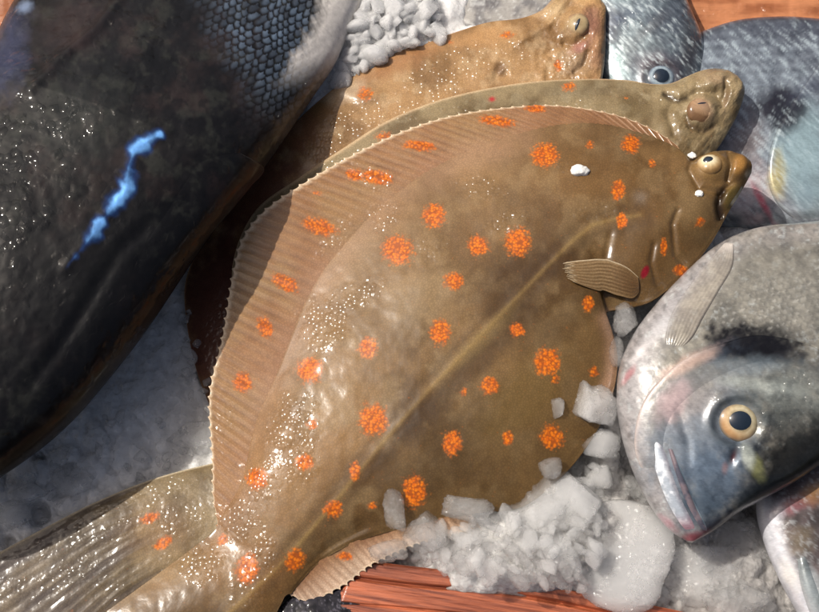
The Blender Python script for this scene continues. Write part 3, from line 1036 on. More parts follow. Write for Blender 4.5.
def col2(q):
    n1, n2 = noisepts(q, 40, 71), noisepts(q, 12, 72)
    c = mix(lin(142, 124, 92), lin(104, 86, 58), ss(.35, .65, n1))
    c = mix(c, lin(160, 146, 116), ss(.5, .75, n2) * .4)
    c = paint(q, c, [(702, 110, 13, 14, 0, (178, 144, 116), .7), (740, 92, 8, 14, 0, (170, 150, 116), .5), (690, 130, 20, 14, 0, (92, 74, 46), .6),
                     (640, 110, 40, 14, 10, (106, 90, 60), .5), (726, 100, 4, 18, 10, (96, 70, 60), .5), (716, 78, 20, 8, 0, (158, 132, 104), .5),
                     (580, 90, 60, 8, 0, (126, 112, 86), .5), (492, 99, 4, 3, 0, (170, 20, 40), .9)], 73)
    c = mix(c, lin(46, 34, 22), groove(q, [(660, 93), (678, 101), (690, 97)], 3) * .8)
    c = mix(c, lin(60, 42, 30), groove(q, [(686, 112), (690, 126), (704, 132), (718, 124)], 2.6) * .55)
    return c


SP2 = [(569, 87, 8, 6, 0), (383, 136, 10, 5, -15), (626, 98, 3, 2, 0), (378, 135, 6, 4, -15)]
GL2 = [(590, 100, 50, 10, 5, .9), (640, 96, 36, 8, 10, .9), (465, 106, 16, 10, -20, .9), (700, 80, 26, 12, 0, .55), (735, 92, 10, 14, 0, .4),
       (330, 165, 40, 8, -30, .7), (420, 112, 40, 6, -15, .7), (702, 106, 12, 12, 0, .25)]
under = root('plaice', P((450, 330), 8.0), 'duller plaice tucked beneath the big spotted plaice, its fanned tail showing at lower left', 'plaice')
_, B2 = flat_body('body', ST2, 420, 220, z2, ([0, .1, .3, .7, .85, .95, 1], [5, 7, 8, 8, 8, 6, 2.5]), under, M_PLAICE, col2, SP2, GL2, disp2)
EYE_2 = [(0, lin(150, 120, 100)), (.4, lin(164, 134, 106)), (.8, lin(146, 116, 88)), (1, lin(112, 84, 60))]
eye(under, B2, 702, 110, 13, EYE_2, 3.0, sink=.75, squash=.5, pupil_off=(.1, .5), pupil_squash=(1.6, .3), rot=.2)
TF2 = np.array([[(221, 461), (230, 574)], [(205, 465), (214, 584)], [(180, 471), (196, 594)], [(150, 480), (172, 608)], [(100, 500), (128, 640)], [(50, 525), (84, 690)],
                [(0, 552), (40, 740)], [(-50, 580), (0, 790)]], float)
Rt = catmull(TF2, 420)
NT2 = 220
qt = lin_rail(Rt[:, 0], Rt[:, 1], NT2)
tt = np.ones((420, 1)) * np.linspace(0, 1, NT2)[None]
s2 = np.linspace(0, 1, 420)[:, None] * np.ones((1, NT2))
rp = tt * 15 + .25 * (fbm(s2 * 3, tt * 4, 5) - .5)
ray = np.abs((rp % 1) - .5) * 2
hh = np.interp(s2, [0, .25, .5, 1], [5, 3.4, 2.0, 1.0]) * (1 - np.abs(2 * tt - 1) ** 2.3) ** .85
hh = hh + (.14 * (ray - .5) * ss(.2, .5, s2) + .55 * (fbm(tt * 9, s2 * 2, 15) - .5) * ss(.1, .5, s2)) * np.clip(np.minimum(tt, 1 - tt) * 30, 0, 1)
V = P(qt, z2(qt))
V[..., 2] += hh * MM
qp = proj(V)
V[..., 2] += disp2(qp) * MM * np.clip(np.minimum(tt, 1 - tt) * 20, 0, 1)
qp = proj(V)
n1 = fbm(tt * 14, s2 * 3, 17)
n2 = noisepts(qp, 30, 18)
c = mix(lin(134, 116, 86), lin(96, 82, 60), ss(.3, .7, n2))
c = mix(col2(qp), c, ss(0, .2, s2))
c = mix(c, lin(72, 62, 58), ss(.42, .72, n1 + .25 * (s2 - .5)) * ss(.1, .5, s2) * .75)
c = mix(c, lin(64, 54, 48), (1 - ray) ** 1.5 * ss(.2, .55, s2) * (.2 + .5 * fbm(tt * 40, s2 * 3, 19)))
c = mix(c, lin(90, 82, 80), ss(150, 20, qp[..., 0]) * .45)
c = mix(c, c * (.8 + .4 * fbm(tt * 90, s2 * 4, 29))[..., None], ss(.1, .4, s2))
c = mix(c, lin(150, 108, 62), np.exp(-blob(qp, 160, 530, 36, 30) ** 2) * .4)
c = mix(c, lin(216, 200, 170), ss(.02, 0, tt) * .8)
GLT = [(160, 490, 34, 18, -25, .8), (120, 530, 30, 10, -25, .8), (60, 540, 40, 12, -25, .7), (70, 575, 40, 14, -25, .75), (20, 590, 30, 14, 0, .8),
       (180, 520, 30, 20, 0, .6), (110, 590, 20, 14, 0, .9), (170, 560, 20, 8, -30, .6), (100, 510, 30, 8, -25, .5)]
msk = np.stack([spotmask(qp, [(150, 518, 12, 6, -20), (163, 543, 11, 6, -30)]) * .9, glintmask(qp, GLT) * .7 * (.55 + .45 * (noisepts(qp, 14, 78) > .5)), 0 * tt], -1)
VV, F = sheet(V, th=.8)
mesh_obj('tail_fin', VV, F, M_FIN, under, twice(c), twice(msk))


# ================================================================== REARMOST PLAICE
def z3(q):
    return np.interp(q[..., 0], [150, 200, 350, 450, 560, 600, 620], [9, 8, 8, 11, 17, 22, 22])


ST3 = [[(212, 412), (240, 424)], [(197, 372), (262, 402)], [(187, 325), (300, 380)], [(185, 285), (332, 350)], [(205, 238), (378, 300)], [(250, 172), (428, 258)],
       [(300, 118), (466, 212)], [(332, 90), (500, 172)], [(366, 66), (534, 140)], [(408, 48), (560, 122)], [(450, 34), (578, 112)], [(490, 22), (588, 104)],
       [(522, 18), (594, 100)], [(540, 11), (598, 92)], [(556, -4), (602, 80)], [(576, -14), (605, 56)], [(594, -10), (606, 36)], [(603, 2), (606, 20)]]


def disp3(q):
    n = .9 * (noisepts(q, 36, 81) - .5) + .3 * (noisepts(q, 11, 82) - .5)
    n += 1.8 * (fbm(q[..., 0] / 9, q[..., 1] / 9, 83) - .5) * ss(515, 550, q[..., 0])
    n += 3.4 * np.exp(-blob(q, 574, 25, 15, 13, -20) ** 4)
    n += 2.4 * np.exp(-blob(q, 548, 8, 12, 9, -40) ** 4)
    n += 1.6 * np.exp(-(dpoly(q, [(520, 42), (545, 28), (556, 18), (566, 0)])[0] / 4) ** 2)
    n -= 1.6 * groove(q, [(590, 48), (584, 64), (572, 74)], 3)
    n -= 1.4 * groove(q, [(560, 42), (575, 44), (592, 30)], 3)
    n += 1.0 * np.exp(-(dpoly(q, [(340, 90), (365, 100), (380, 96)])[0] / 5) ** 2)
    n -= 1.2 * groove(q, [(500, 62), (496, 78), (510, 72)], 4)
    return n


def col3(q):
    n1, n2 = noisepts(q, 36, 91), noisepts(q, 11, 92)
    c = mix(lin(166, 130, 88), lin(130, 98, 62), ss(.35, .65, n1))
    c = mix(c, lin(192, 164, 126), ss(.5, .75, n2) * .4)
    c = paint(q, c, [(400, 60, 60, 16, -28, (150, 104, 66), .7), (480, 38, 50, 12, -10, (184, 140, 92), .6), (575, 62, 26, 16, 0, (150, 128, 104), .6),
                     (595, 40, 10, 40, 0, (176, 132, 100), .7), (574, 26, 15, 13, 0, (164, 142, 106), .6), (590, 20, 10, 20, 0, (132, 84, 76), .6),
                     (582, 46, 14, 7, -30, (164, 110, 104), .6), (555, 8, 16, 12, -40, (186, 160, 120), .7), (500, 68, 8, 9, 0, (100, 74, 52), .7),
                     (590, 0, 16, 8, 0, (198, 156, 104), .6), (345, 92, 26, 12, -20, (186, 166, 140), .6),
                     (215, 310, 44, 100, 10, (78, 38, 34), .9, .5), (255, 190, 50, 60, 40, (96, 52, 42), .8, .5), (300, 130, 30, 30, 40, (134, 88, 62), .6)], 93)  # these blobs put the dark fish's shadow into the left end's colour
    return c


SP3 = [(365, 94, 10, 8, 0), (507, 35, 8, 5, 0), (558, 65, 5, 8, 0), (450, 42, 5, 4, 0)]
GL3 = [(455, 65, 62, 22, -25, 1.0), (510, 55, 30, 16, -30, .9), (345, 130, 46, 22, -35, .95), (375, 118, 14, 20, 0, .9), (580, 50, 26, 24, 0, .6),
       (560, 20, 30, 18, 0, .5), (305, 135, 20, 20, 0, .5), (215, 330, 20, 40, 0, .6), (430, 100, 40, 10, -20, .9)]
rear = root('plaice', P((420, 200), 4.0), 'tan plaice at the back, half covered by the others, its head near the small bream', 'plaice')
_, B3 = flat_body('body', ST3, 460, 160, z3, ([0, .1, .3, .8, .92, 1], [3, 4, 5, 6, 7, 3]), rear, M_PLAICE, col3, SP3, GL3, disp3, edge=(176, 130, 86))
EYE_3 = [(0, lin(120, 100, 72)), (.5, lin(168, 148, 112)), (1, lin(140, 108, 80))]
eye(rear, B3, 574, 24, 13, EYE_3, 4.0, sink=.75, squash=.6, pupil_off=(.32, .0), pupil_squash=(.4, 1.6), rot=-.45)


# ================================================================== BREAMS
def bream(label, ST, ns, nr, z0, Ht, Hb, colf, mskf, disp, pw=.8, at=(700, 300)):
    r = root('sea_bream', P(at, 5.0), label, 'sea bream')
    V, F, s, t = round_body(np.array(ST, float), ns, nr, z0, Ht, Hb, pw, disp)
    qp = proj(V)
    c = colf(qp, s, t)
    m = mskf(qp, s, t)
    o = mesh_obj('body', V, F, M_SILVER, r, c, m)
    return r, o, bvh_of(V, F)


def scales(q, ang, size, aspect=1.0):
    """overlapping fish scales: distance to the scale's rim 0..1 and a random number per scale"""
    c, s = math.cos(ang), math.sin(ang)
    w = 2.2 * (noisepts(q, 30, 201) - .5)
    u = (q[..., 0] * c + q[..., 1] * s) / size + w
    v = (-q[..., 0] * s + q[..., 1] * c) / (size * aspect) + w * .5
    best = np.full(u.shape, -1.0)
    rid = np.zeros(u.shape)
    for di in (-1, 0, 1, 2):
        row = np.floor(u) + di
        off = (row % 2) * .5
        for dj in (0, 1):
            colm = np.floor(v - off) + dj
            du, dv = u - row, v - off - colm
            d = np.hypot(du / 1.15, dv / .62)
            pr = np.where(d < 1, row * 10 + (1 - d), -1e9)
            upd = pr > np.where(best > -1, rid * 0 + best, -1e9)
            best = np.where(upd, pr, best)
            rid = np.where(upd, hsh(row, colm, 7), rid)
    rim = best - np.floor(best / 10) * 10
    return np.clip(rim, 0, 1), rid


# ---- the big bream at the right
STF = [[(687, 541), (693, 542)], [(674, 533), (712, 532)], [(660, 519), (734, 516)], [(644, 494), (762, 500)], [(630, 462), (792, 484)],
       [(620, 425), (824, 463)], [(617, 392), (852, 448)], [(621, 362), (877, 432)], [(634, 333), (902, 415)], [(656, 304), (927, 398)],
       [(686, 272), (952, 380)], [(716, 247), (987, 350)], [(746, 234), (1022, 320)], [(782, 230), (1062, 290)], [(832, 224), (1092, 260)], [(905, 210), (1130, 230)]]
GILLF = [(640, 476), (633, 440), (640, 405), (660, 377), (690, 354), (722, 342), (752, 334), (790, 338), (830, 352)]


def dispF(q, s, t):
    n = .5 * (noisepts(q, 22, 101) - .5)
    r = blob(q, 738, 422, 27, 25)
    n += 1.5 * np.exp(-((r - 1.05) / .22) ** 2) - 1.2 * np.exp(-(r / .9) ** 4)
    n -= 2.0 * np.exp(-blob(q, 734, 455, 5, 13, 20) ** 2)
    n += 1.2 * np.exp(-blob(q, 750, 462, 9, 20, -25) ** 2)
    n -= .9 * groove(q, [(676, 400), (688, 440), (690, 480), (700, 522)], 5)
    return n


def colF(q, s, t):
    n1, n2, n3 = noisepts(q, 26, 111), noisepts(q, 8, 112), noisepts(q, 4, 113)
    c = mix(lin(138, 134, 124), lin(104, 102, 96), ss(.3, .7, n1))
    d, _ = dpoly(q, [(687, 541), (660, 519), (644, 494), (630, 462), (618, 400), (634, 333), (686, 272), (746, 234), (830, 226)])
    c = mix(c, lin(156, 154, 157), ss(46, 6, d) * .85 * ss(760, 680, q[..., 0]))
    c = mix(c, lin(164, 158, 156), ss(26, 4, d) * .4)
    # silvery flecks
    c = mix(c, lin(206, 214, 214), ss(.5, .8, n3) * ss(.4, .65, n2) * .35)
    c = mix(c, lin(60, 62, 66), ss(.5, .8, noisepts(q + 90, 5, 118)) * .3)
    c = paint(q, c, [
        (700, 440, 62, 72, 0, (112, 122, 134), .85, .4), (712, 480, 36, 48, 20, (84, 100, 118), .8, .4), (700, 510, 28, 32, 30, (64, 76, 88), .7),
        (690, 395, 40, 30, -30, (150, 142, 138), .7), (720, 372, 60, 22, -15, (128, 132, 134), .6), (672, 402, 30, 14, -50, (196, 172, 172), .8),
        (795, 392, 60, 40, 0, (118, 126, 124), .6), (796, 458, 58, 34, -35, (26, 26, 24), .96, .5), (760, 500, 40, 18, -25, (34, 38, 42), .9, .4),
        (722, 525, 34, 12, -25, (40, 36, 44), .8), (790, 420, 30, 26, 0, (66, 68, 66), .6),
        (752, 343, 52, 20, 6, (12, 12, 18), .98, .75), (716, 352, 34, 12, -12, (52, 60, 72), .75, .4), (800, 360, 30, 12, 25, (60, 60, 64), .4),
        (690, 362, 38, 10, -28, (188, 160, 146), .7), (752, 366, 50, 12, 0, (122, 134, 142), .5),
        (758, 468, 8, 15, -22, (148, 148, 100), .7), (748, 456, 7, 14, -15, (206, 212, 200), .8), (764, 386, 50, 7, 10, (170, 176, 170), .6),
        (733, 456, 4, 11, 22, (74, 44, 48), .9), (725, 468, 4, 8, 10, (150, 120, 120), .6), (690, 538, 22, 7, -15, (150, 70, 80), .8), (668, 524, 16, 6, 45, (190, 140, 150), .6),
        (628, 376, 4, 13, 35, (176, 92, 100), .55), (640, 352, 14, 5, -50, (226, 220, 220), .6), (660, 330, 26, 8, -48, (196, 194, 196), .6),
        (770, 270, 70, 26, -10, (134, 130, 120), .5), (700, 300, 30, 12, -50, (146, 138, 128), .5), (800, 300, 60, 40, 0, (140, 138, 130), .5)], 114)
    r = blob(q, 738, 422, 26, 24)
    c = mix(c, lin(50, 58, 62), np.exp(-((r - 1.0) / .22) ** 2) * .6)
    sc, rid = scales(q, -0.75, 7.0)
    c = c * (.80 + .4 * fbm((q[..., 0] + q[..., 1]) / 14, (q[..., 1] - q[..., 0]) / 3.0, 121))[..., None]
    back = ss(345, 318, q[..., 1] - .12 * (q[..., 0] - 740)) * ss(26, 60, d)
    c = mix(c, lin(96, 96, 92), (1 - ss(.05, .4, sc)) * back * .38)
    c = mix(c, lin(198, 196, 188), ss(.5, 1, sc) * rid * back * .4)
    return np.clip(c, 0, 1)


def mskF(q, s, t):
    g = glintmask(q, [(795, 402, 40, 30, 0, 1.0), (775, 420, 26, 20, 0, .9), (740, 385, 30, 10, 0, .5), (740, 300, 60, 30, -20, .35), (810, 380, 20, 40, 0, 1.0),
                      (720, 395, 20, 10, 0, .4), (755, 448, 20, 10, 0, .7), (660, 450, 10, 30, 0, .3)])
    n = noisepts(q, 7, 119)
    return np.stack([0 * g, g, .10 + .3 * ss(.4, .7, n)], -1)


front, fb, BF = bream('big grey sea bream at the right with its golden eye open and mouth pointing down', STF, 420, 560, 42.0,
                      lambda s: np.interp(s, [0, .03, .08, .2, .35, .5, .8, 1], [2, 5, 9, 17, 23, 25, 24, 16]),
                      lambda s: np.interp(s, [0, .1, .3, .6, 1], [2, 6, 16, 20, 14]), colF, mskF, dispF, pw=.72, at=(760, 380))
EYE_B = [(0, lin(90, 80, 60)), (.42, lin(140, 128, 100)), (.52, lin(186, 176, 148)), (.62, lin(164, 152, 122)), (.72, lin(122, 114, 96)), (.84, lin(84, 84, 80)), (1, lin(52, 58, 60))]
eye(front, BF, 738, 422, 23, EYE_B, 10.2, sink=.55, squash=.5, pupil_off=(.06, .04), pupil_squash=(1.06, .92), warm=(math.radians(215), lin(186, 126, 66)))


def strip(parent, bvh, name, outer, inner, ns, nt, off, colf, mat, glint=0.0, met=.15, spots=0):
    V, q, s, t, F = hug(bvh, np.stack([np.array(outer, float), np.array(inner, float)], 1), ns, nt, off)
    qp = proj(V)
    c = colf(qp, s, t)
    m = np.stack([0 * t, glint + 0 * t, met + 0 * t], -1)
    return mesh_obj(name, V, orient(V, F), mat, parent, c, m)


# gill cover with its raised free edge
def cF2(q, s, t):
    c = colF(q, s, t)
    c = mix(c, lin(206, 190, 184), np.exp(-((t - .07) / .07) ** 2) * ss(.62, .4, s) * .7)
    c = mix(c, lin(12, 12, 18), ss(.55, .68, s + .2 * (noisepts(q, 8, 137) - .5)) * ss(.92, .78, s + .25 * (noisepts(q, 9, 139) - .5)) * ss(.55, .2, t + .5 * (noisepts(q, 9, 138) - .5)) * .9)
    return c


GI = [(676, 476), (672, 446), (680, 420), (700, 400), (722, 386), (742, 376), (762, 370), (795, 374), (835, 386)]
strip(front, BF, 'gill_cover', GILLF, GI, 160, 44,
      lambda s, t, q: -.7 + 2.3 * ss(0, .1, t) * ss(1.0, .25, t) ** .8 * ss(0, .08, s) * ss(1, .93, s) + .0 * t, cF2, M_SILVER, .1, .2)


# lips and jaw bone
def cJ(q, s, t):
    n = noisepts(q, 6, 130)
    c = mix(lin(222, 226, 232), lin(168, 176, 186), ss(.35, .65, n))
    c = mix(c, lin(120, 112, 122), ss(.55, .9, t) * .6)
    c = mix(c, lin(150, 84, 96), ss(.8, 1, s) * .7)
    return c


strip(front, BF, 'jaw', [(648, 432), (651, 455), (658, 480), (668, 505), (682, 530)], [(657, 434), (667, 455), (675, 480), (685, 505), (698, 528)], 90, 30,
      lambda s, t, q: -.5 + 1.9 * np.sin(math.pi * t) ** .7 * np.sin(math.pi * np.clip(s * .9 + .06, 0, 1)) ** .5, cJ, M_SILVER, .15, .1)


def cC(q, s, t):
    n = noisepts(q, 6, 133)
    c = mix(lin(118, 106, 112), lin(84, 84, 96), ss(.35, .65, n))
    return mix(c, lin(150, 190, 200), np.exp(-((t - .9) / .1) ** 2) * .5)


strip(front, BF, 'upper_lip', [(667, 448), (676, 476), (686, 503), (699, 529)], [(674, 450), (685, 478), (697, 506), (711, 532)], 80, 24,
      lambda s, t, q: -.5 + 1.4 * np.sin(math.pi * t) ** .7 * np.sin(math.pi * np.clip(s * .85 + .1, 0, 1)) ** .5, cC, M_SILVER, .1, .1)


def cPF(q, s, t):
    ray = np.abs(((t * 9) % 1) - .5) * 2
    n = noisepts(q, 8, 136)
    c = mix(colF(q, s, t), mix(lin(156, 148, 134), lin(122, 114, 104), ss(.3, .7, n)), .6 * ss(0, .25, t) * ss(1, .8, s))
    c = mix(c, lin(84, 80, 76), (1 - ray) ** 2 * .12)
    c = mix(c, lin(216, 208, 200), ss(.16, 0, s) * .8)
    c = mix(c, lin(96, 90, 88), ss(.75, 1, t) * .5)
    return c


strip(front, BF, 'pectoral_fin', [(728, 240), (706, 262), (686, 288), (670, 314), (664, 338), (668, 352)], [(734, 241), (734, 266), (720, 292), (705, 318), (692, 340), (674, 354)], 110, 50,
      lambda s, t, q: -.45 + (1.0 + .12 * np.abs(((t * 9) % 1) - .5) * 2) * ss(0, .1, t) * ss(1, .9, t) * ss(0, .05, s) * ss(1, .8, s), cPF, M_SILVER, .02, .05)


# ---- bream at the top right, its gill cover facing right
def colR(q, s, t):
    n1, n2, n3 = noisepts(q, 26, 141), noisepts(q, 8, 142), noisepts(q, 3.5, 143)
    c = mix(lin(132, 142, 152), lin(100, 106, 116), ss(.3, .7, n1))
    c = mix(c, lin(70, 74, 86), ss(60, 18, q[..., 1]) * .7)
    d = (q[..., 1] - 30 - .06 * (819 - q[..., 0])) / 9.0
    c = mix(c, lin(66, 70, 82), (.5 + .5 * np.sin(d * 6.28)) * ss(110, 60, q[..., 1]) * .35)
    c = paint(q, c, [(745, 190, 50, 34, 0, (196, 184, 186), .85, .3), (740, 140, 36, 30, -50, (160, 148, 146), .6), (735, 160, 10, 34, 40, (96, 88, 88), .6),
                     (800, 150, 30, 60, 0, (152, 178, 186), .7, .4), (783, 108, 26, 28, -25, (34, 32, 42), .95, .55), (808, 88, 24, 12, -30, (62, 66, 84), .6),
                     (778, 176, 10, 26, 0, (196, 180, 110), .7), (764, 205, 5, 26, -30, (206, 70, 96), .75), (800, 214, 40, 14, 0, (190, 196, 204), .7),
                     (755, 218, 14, 8, 0, (214, 190, 196), .6), (805, 195, 10, 30, 0, (118, 134, 150), .6)], 144)
    st = fbm((q[..., 0] + q[..., 1]) / 16, (q[..., 1] - q[..., 0]) / 3.2, 146)
    c = mix(c, lin(206, 222, 228), ss(.48, .8, st) * ss(.3, .6, n2) * .4)
    c = mix(c, lin(44, 48, 58), ss(.52, .3, st) * .3)
    return np.clip(c, 0, 1)


def mskR(q, s, t):
    n = noisepts(q, 6, 149)
    g = glintmask(q, [(740, 70, 60, 30, 0, .5), (800, 60, 40, 26, 0, .5), (740, 190, 30, 20, 0, .3)])
    return np.stack([0 * g, g, .1 + .3 * ss(.4, .7, n)], -1)


STR = [[(570, 110), (570, 150)], [(600, 84), (606, 180)], [(640, 62), (650, 204)], [(675, 45), (690, 218)], [(700, 34), (720, 226)], [(730, 24), (750, 229)],
       [(760, 20), (780, 230)], [(800, 20), (815, 229)], [(840, 26), (850, 227)], [(880, 44), (890, 220)], [(920, 76), (930, 206)], [(955, 116), (960, 180)]]
right, _, BR_ = bream('blue grey sea bream at the top right with a dark blotch beside its gill cover', STR, 260, 320, 3.0,
                      lambda s: np.interp(s, [0, .2, .5, .8, 1], [6, 14, 18, 17, 6]), lambda s: 14 + 0 * s, colR, mskR,
                      lambda q, s, t: .5 * (noisepts(q, 22, 151) - .5), at=(780, 130))


def cRG(q, s, t):
    c = colR(q, s, t)
    c = mix(c, lin(30, 32, 40), ss(.04, 0, t) * .8)
    c = mix(c, lin(170, 196, 202), ss(.1, .4, t) * ss(.25, .45, s) * .35)
    return c


strip(right, BR_, 'gill_cover', [(822, 58), (803, 86), (783, 116), (769, 148), (766, 178), (776, 204), (798, 224)],
      [(880, 70), (862, 100), (850, 125), (846, 150), (846, 176), (850, 200), (856, 218)], 120, 50,
      lambda s, t, q: -.5 + 2.4 * ss(0, .06, t) * ss(1, .2, t) * ss(0, .06, s) * ss(1, .9, s), cRG, M_SILVER, .1, .2)


# ---- small bream head at the top, between the flatfish and the board
def colM(q, s, t):
    n1, n2, n3 = noisepts(q, 20, 161), noisepts(q, 7, 162), noisepts(q, 3.5, 163)
    c = mix(lin(140, 154, 160), lin(92, 100, 110), ss(.3, .7, n1))
    c = paint(q, c, [(612, 30, 16, 30, 10, (52, 58, 72), .8), (625, 16, 34, 10, -20, (70, 78, 96), .6), (612, 62, 22, 20, 0, (164, 184, 184), .7), (650, 62, 26, 14, 0, (128, 118, 122), .6),
                     (690, 50, 12, 40, 0, (62, 60, 64), .8), (640, 40, 26, 16, 0, (150, 160, 162), .5), (648, 30, 30, 8, -40, (110, 108, 110), .5)], 164)  # first dark blob paints shading along the right edge
    r = blob(q, 661, 78, 18, 16)
    c = mix(c, lin(70, 58, 62), np.exp(-((r - 1.0) / .3) ** 2) * .7)
    st = fbm((q[..., 0] + q[..., 1]) / 12, (q[..., 1] - q[..., 0]) / 3.2, 166)
    c = mix(c, lin(216, 228, 230), ss(.5, .72, st) * ss(.3, .6, n2) * .6)
    c = mix(c, lin(40, 44, 54), ss(.5, .3, st) * .4)
    return np.clip(c, 0, 1)


def mskM(q, s, t):
    n = noisepts(q, 6, 169)
    g = glintmask(q, [(682, 40, 14, 34, 0, 1.0), (650, 20, 30, 14, 0, .8), (640, 55, 30, 14, 0, .3)])
    return np.stack([0 * g, g, .1 + .3 * ss(.4, .7, n)], -1)


STM = [[(655, 150), (670, 150)], [(628, 128), (690, 128)], [(606, 96), (701, 100)], [(592, 66), (704, 72)], [(588, 36), (702, 44)], [(586, 0), (690, 14)],
       [(584, -40), (676, -16)], [(582, -90), (660, -60)], [(590, -140), (650, -120)]]
mid, _, BM = bream('small silver sea bream at the top edge, only its forehead and one eye showing', STM, 220, 280, 9.0,
                   lambda s: np.interp(s, [0, .15, .5, 1], [5, 12, 17, 14]), lambda s: 12 + 0 * s, colM, mskM,
                   lambda q, s, t: .5 * (noisepts(q, 18, 171) - .5) + 1.2 * np.exp(-((blob(q, 661, 78, 18, 16) - 1) / .3) ** 2), at=(645, 30))
EYE_M = [(0, lin(40, 48, 60)), (.42, lin(60, 72, 86)), (.5, lin(150, 164, 172)), (.62, lin(120, 134, 146)), (.75, lin(70, 70, 80)), (1, lin(48, 44, 52))]
eye(mid, BM, 661, 77, 17, EYE_M, 7.5, sink=.6, squash=.5, pupil_off=(0, 0))


# ---- bream under the big one at the bottom right corner
def colC(q, s, t):
    n1, n2, n3 = noisepts(q, 20, 181), noisepts(q, 7, 182), noisepts(q, 3.5, 183)
    c = mix(lin(92, 82, 82), lin(62, 56, 56), ss(.3, .7, n1))
    d, _ = dpoly(q, [(756, 508), (768, 545), (783, 580), (800, 615), (815, 650)])
    c = mix(c, lin(204, 204, 210), ss(24, 8, d) * .9)
    c = paint(q, c, [(795, 504, 26, 10, -20, (126, 76, 84), .7), (815, 492, 20, 12, -30, (140, 104, 62), .7), (800, 540, 16, 16, 0, (120, 108, 90), .6),
                     (790, 575, 8, 22, -25, (216, 212, 206), .7), (812, 585, 10, 30, -20, (148, 156, 160), .7), (806, 566, 5, 8, 0, (30, 28, 30), .9), (778, 510, 8, 18, 0, (178, 176, 184), .6)], 184)
    c = mix(c, lin(190, 196, 200), ss(.5, .8, n3) * .3)
    return np.clip(c, 0, 1)


STC = [[(772, 440), (860, 430)], [(762, 480), (900, 470)], [(757, 510), (915, 510)], [(766, 545), (920, 550)], [(782, 582), (920, 590)], [(800, 615), (915, 640)],
       [(815, 650), (900, 690)], [(835, 690), (880, 720)]]
corner, _, BC = bream('dark sea bream in the lower right corner, partly under the big bream\'s forehead', STC, 160, 220, 26.0,
                      lambda s: np.interp(s, [0, .3, .7, 1], [8, 13, 13, 5]), lambda s: 14 + 0 * s, colC,
                      lambda q, s, t: np.stack([0 * s, .15 + 0 * s, .1 + .2 * ss(.4, .7, noisepts(q, 6, 189))], -1),
                      lambda q, s, t: .6 * (noisepts(q, 15, 190) - .5), at=(820, 560))
strip(corner, BC, 'jaw', [(797, 560), (799, 580), (806, 605), (816, 630)], [(806, 556), (813, 575), (822, 600), (832, 625)], 60, 24,
      lambda s, t, q: -.5 + 2.0 * np.sin(math.pi * t) ** .7 * np.sin(math.pi * np.clip(s * .85 + .1, 0, 1)) ** .5, lambda q, s, t: mix(colC(q, s, t), lin(140, 150, 152), .5 + 0 * s), M_SILVER, .2, .15)


# ---- pale grey fish at the very top
def colT(q, s, t):
    n1, n3 = noisepts(q, 16, 193), noisepts(q, 3.5, 194)
    c = mix(lin(170, 166, 160), lin(126, 124, 124), ss(.3, .7, n1))
    c = mix(c, lin(226, 226, 222), ss(.5, .75, n3) * .5)
    return mix(c, lin(80, 74, 74), ss(.6, .74, noisepts(q + 70, 5, 195)) * .35)


STT = [[(415, -60), (426, -20)], [(425, -70), (434, 8)], [(450, -80), (462, 36)], [(490, -80), (500, 42)], [(530, -80), (545, 38)], [(565, -70), (575, 10)], [(590, -50), (592, -20)]]
top, _, BT = bream('pale grey scaly fish barely showing at the top edge beside the white ice', STT, 140, 180, 3.0, lambda s: 9 + 0 * s, lambda s: 9 + 0 * s, colT,
                   lambda q, s, t: np.stack([0 * s, .3 + 0 * s, .1 + 0 * s], -1), lambda q, s, t: .6 * (noisepts(q, 12, 196) - .5), at=(500, -10))


# ================================================================== BIG DARK FISH
STD = [[(180, -260), (420, -120)], [(130, -200), (388, -60)], [(84, -120), (362, 0)], [(62, -72), (349, 30)], [(42, -35), (335, 62)], [(20, 0), (314, 93)],
       [(2, 35), (288, 130)], [(-15, 70), (264, 164)], [(-35, 100), (236, 196)], [(-62, 132), (190, 260)], [(-92, 170), (150, 320)], [(-120, 220), (112, 370)],
       [(-150, 280), (62, 426)], [(-180, 340), (0, 474)], [(-190, 400), (-60, 508)], [(-180, 450), (-120, 522)]]
SKY_STREAK = [(166, 132), (148, 140), (134, 152), (128, 168), (126, 190), (112, 208), (98, 226), (84, 246), (64, 270)]  # course of a blue sky reflection, painted onto the dark fish's skin


def scale_zone(q):
    d = (q[..., 0] - 232) * .86 + (60 - q[..., 1]) * .36
    return ss(-20, 34, d + 26 * (noisepts(q, 26, 211) - .5)) * ss(178, 140, q[..., 1])


def dispD(q, s, t):
    n = 1.8 * (noisepts(q, 50, 212) - .5) + .35 * (noisepts(q, 14, 213) - .5)
    sc, rid = scales(q, -.95, 7.6, 1.05)
    n += scale_zone(q) * ss(14, 60, dpoly(q, [(362, 0), (349, 30), (335, 62), (314, 93), (288, 130)])[0]) * (.55 * sc ** .6 - .2) * (.5 + noisepts(q, 12, 214))
    d, a = dpoly(q, SKY_STREAK)
    n += .5 * np.exp(-(d / 6) ** 2)
    n += 1.4 * np.exp(-(dpoly(q, [(30, 90), (60, 58), (100, 25), (120, 0)])[0] / 6) ** 2)
    n -= 1.2 * groove(q, [(20, 400), (70, 330), (120, 250), (160, 215)], 8)
    return n


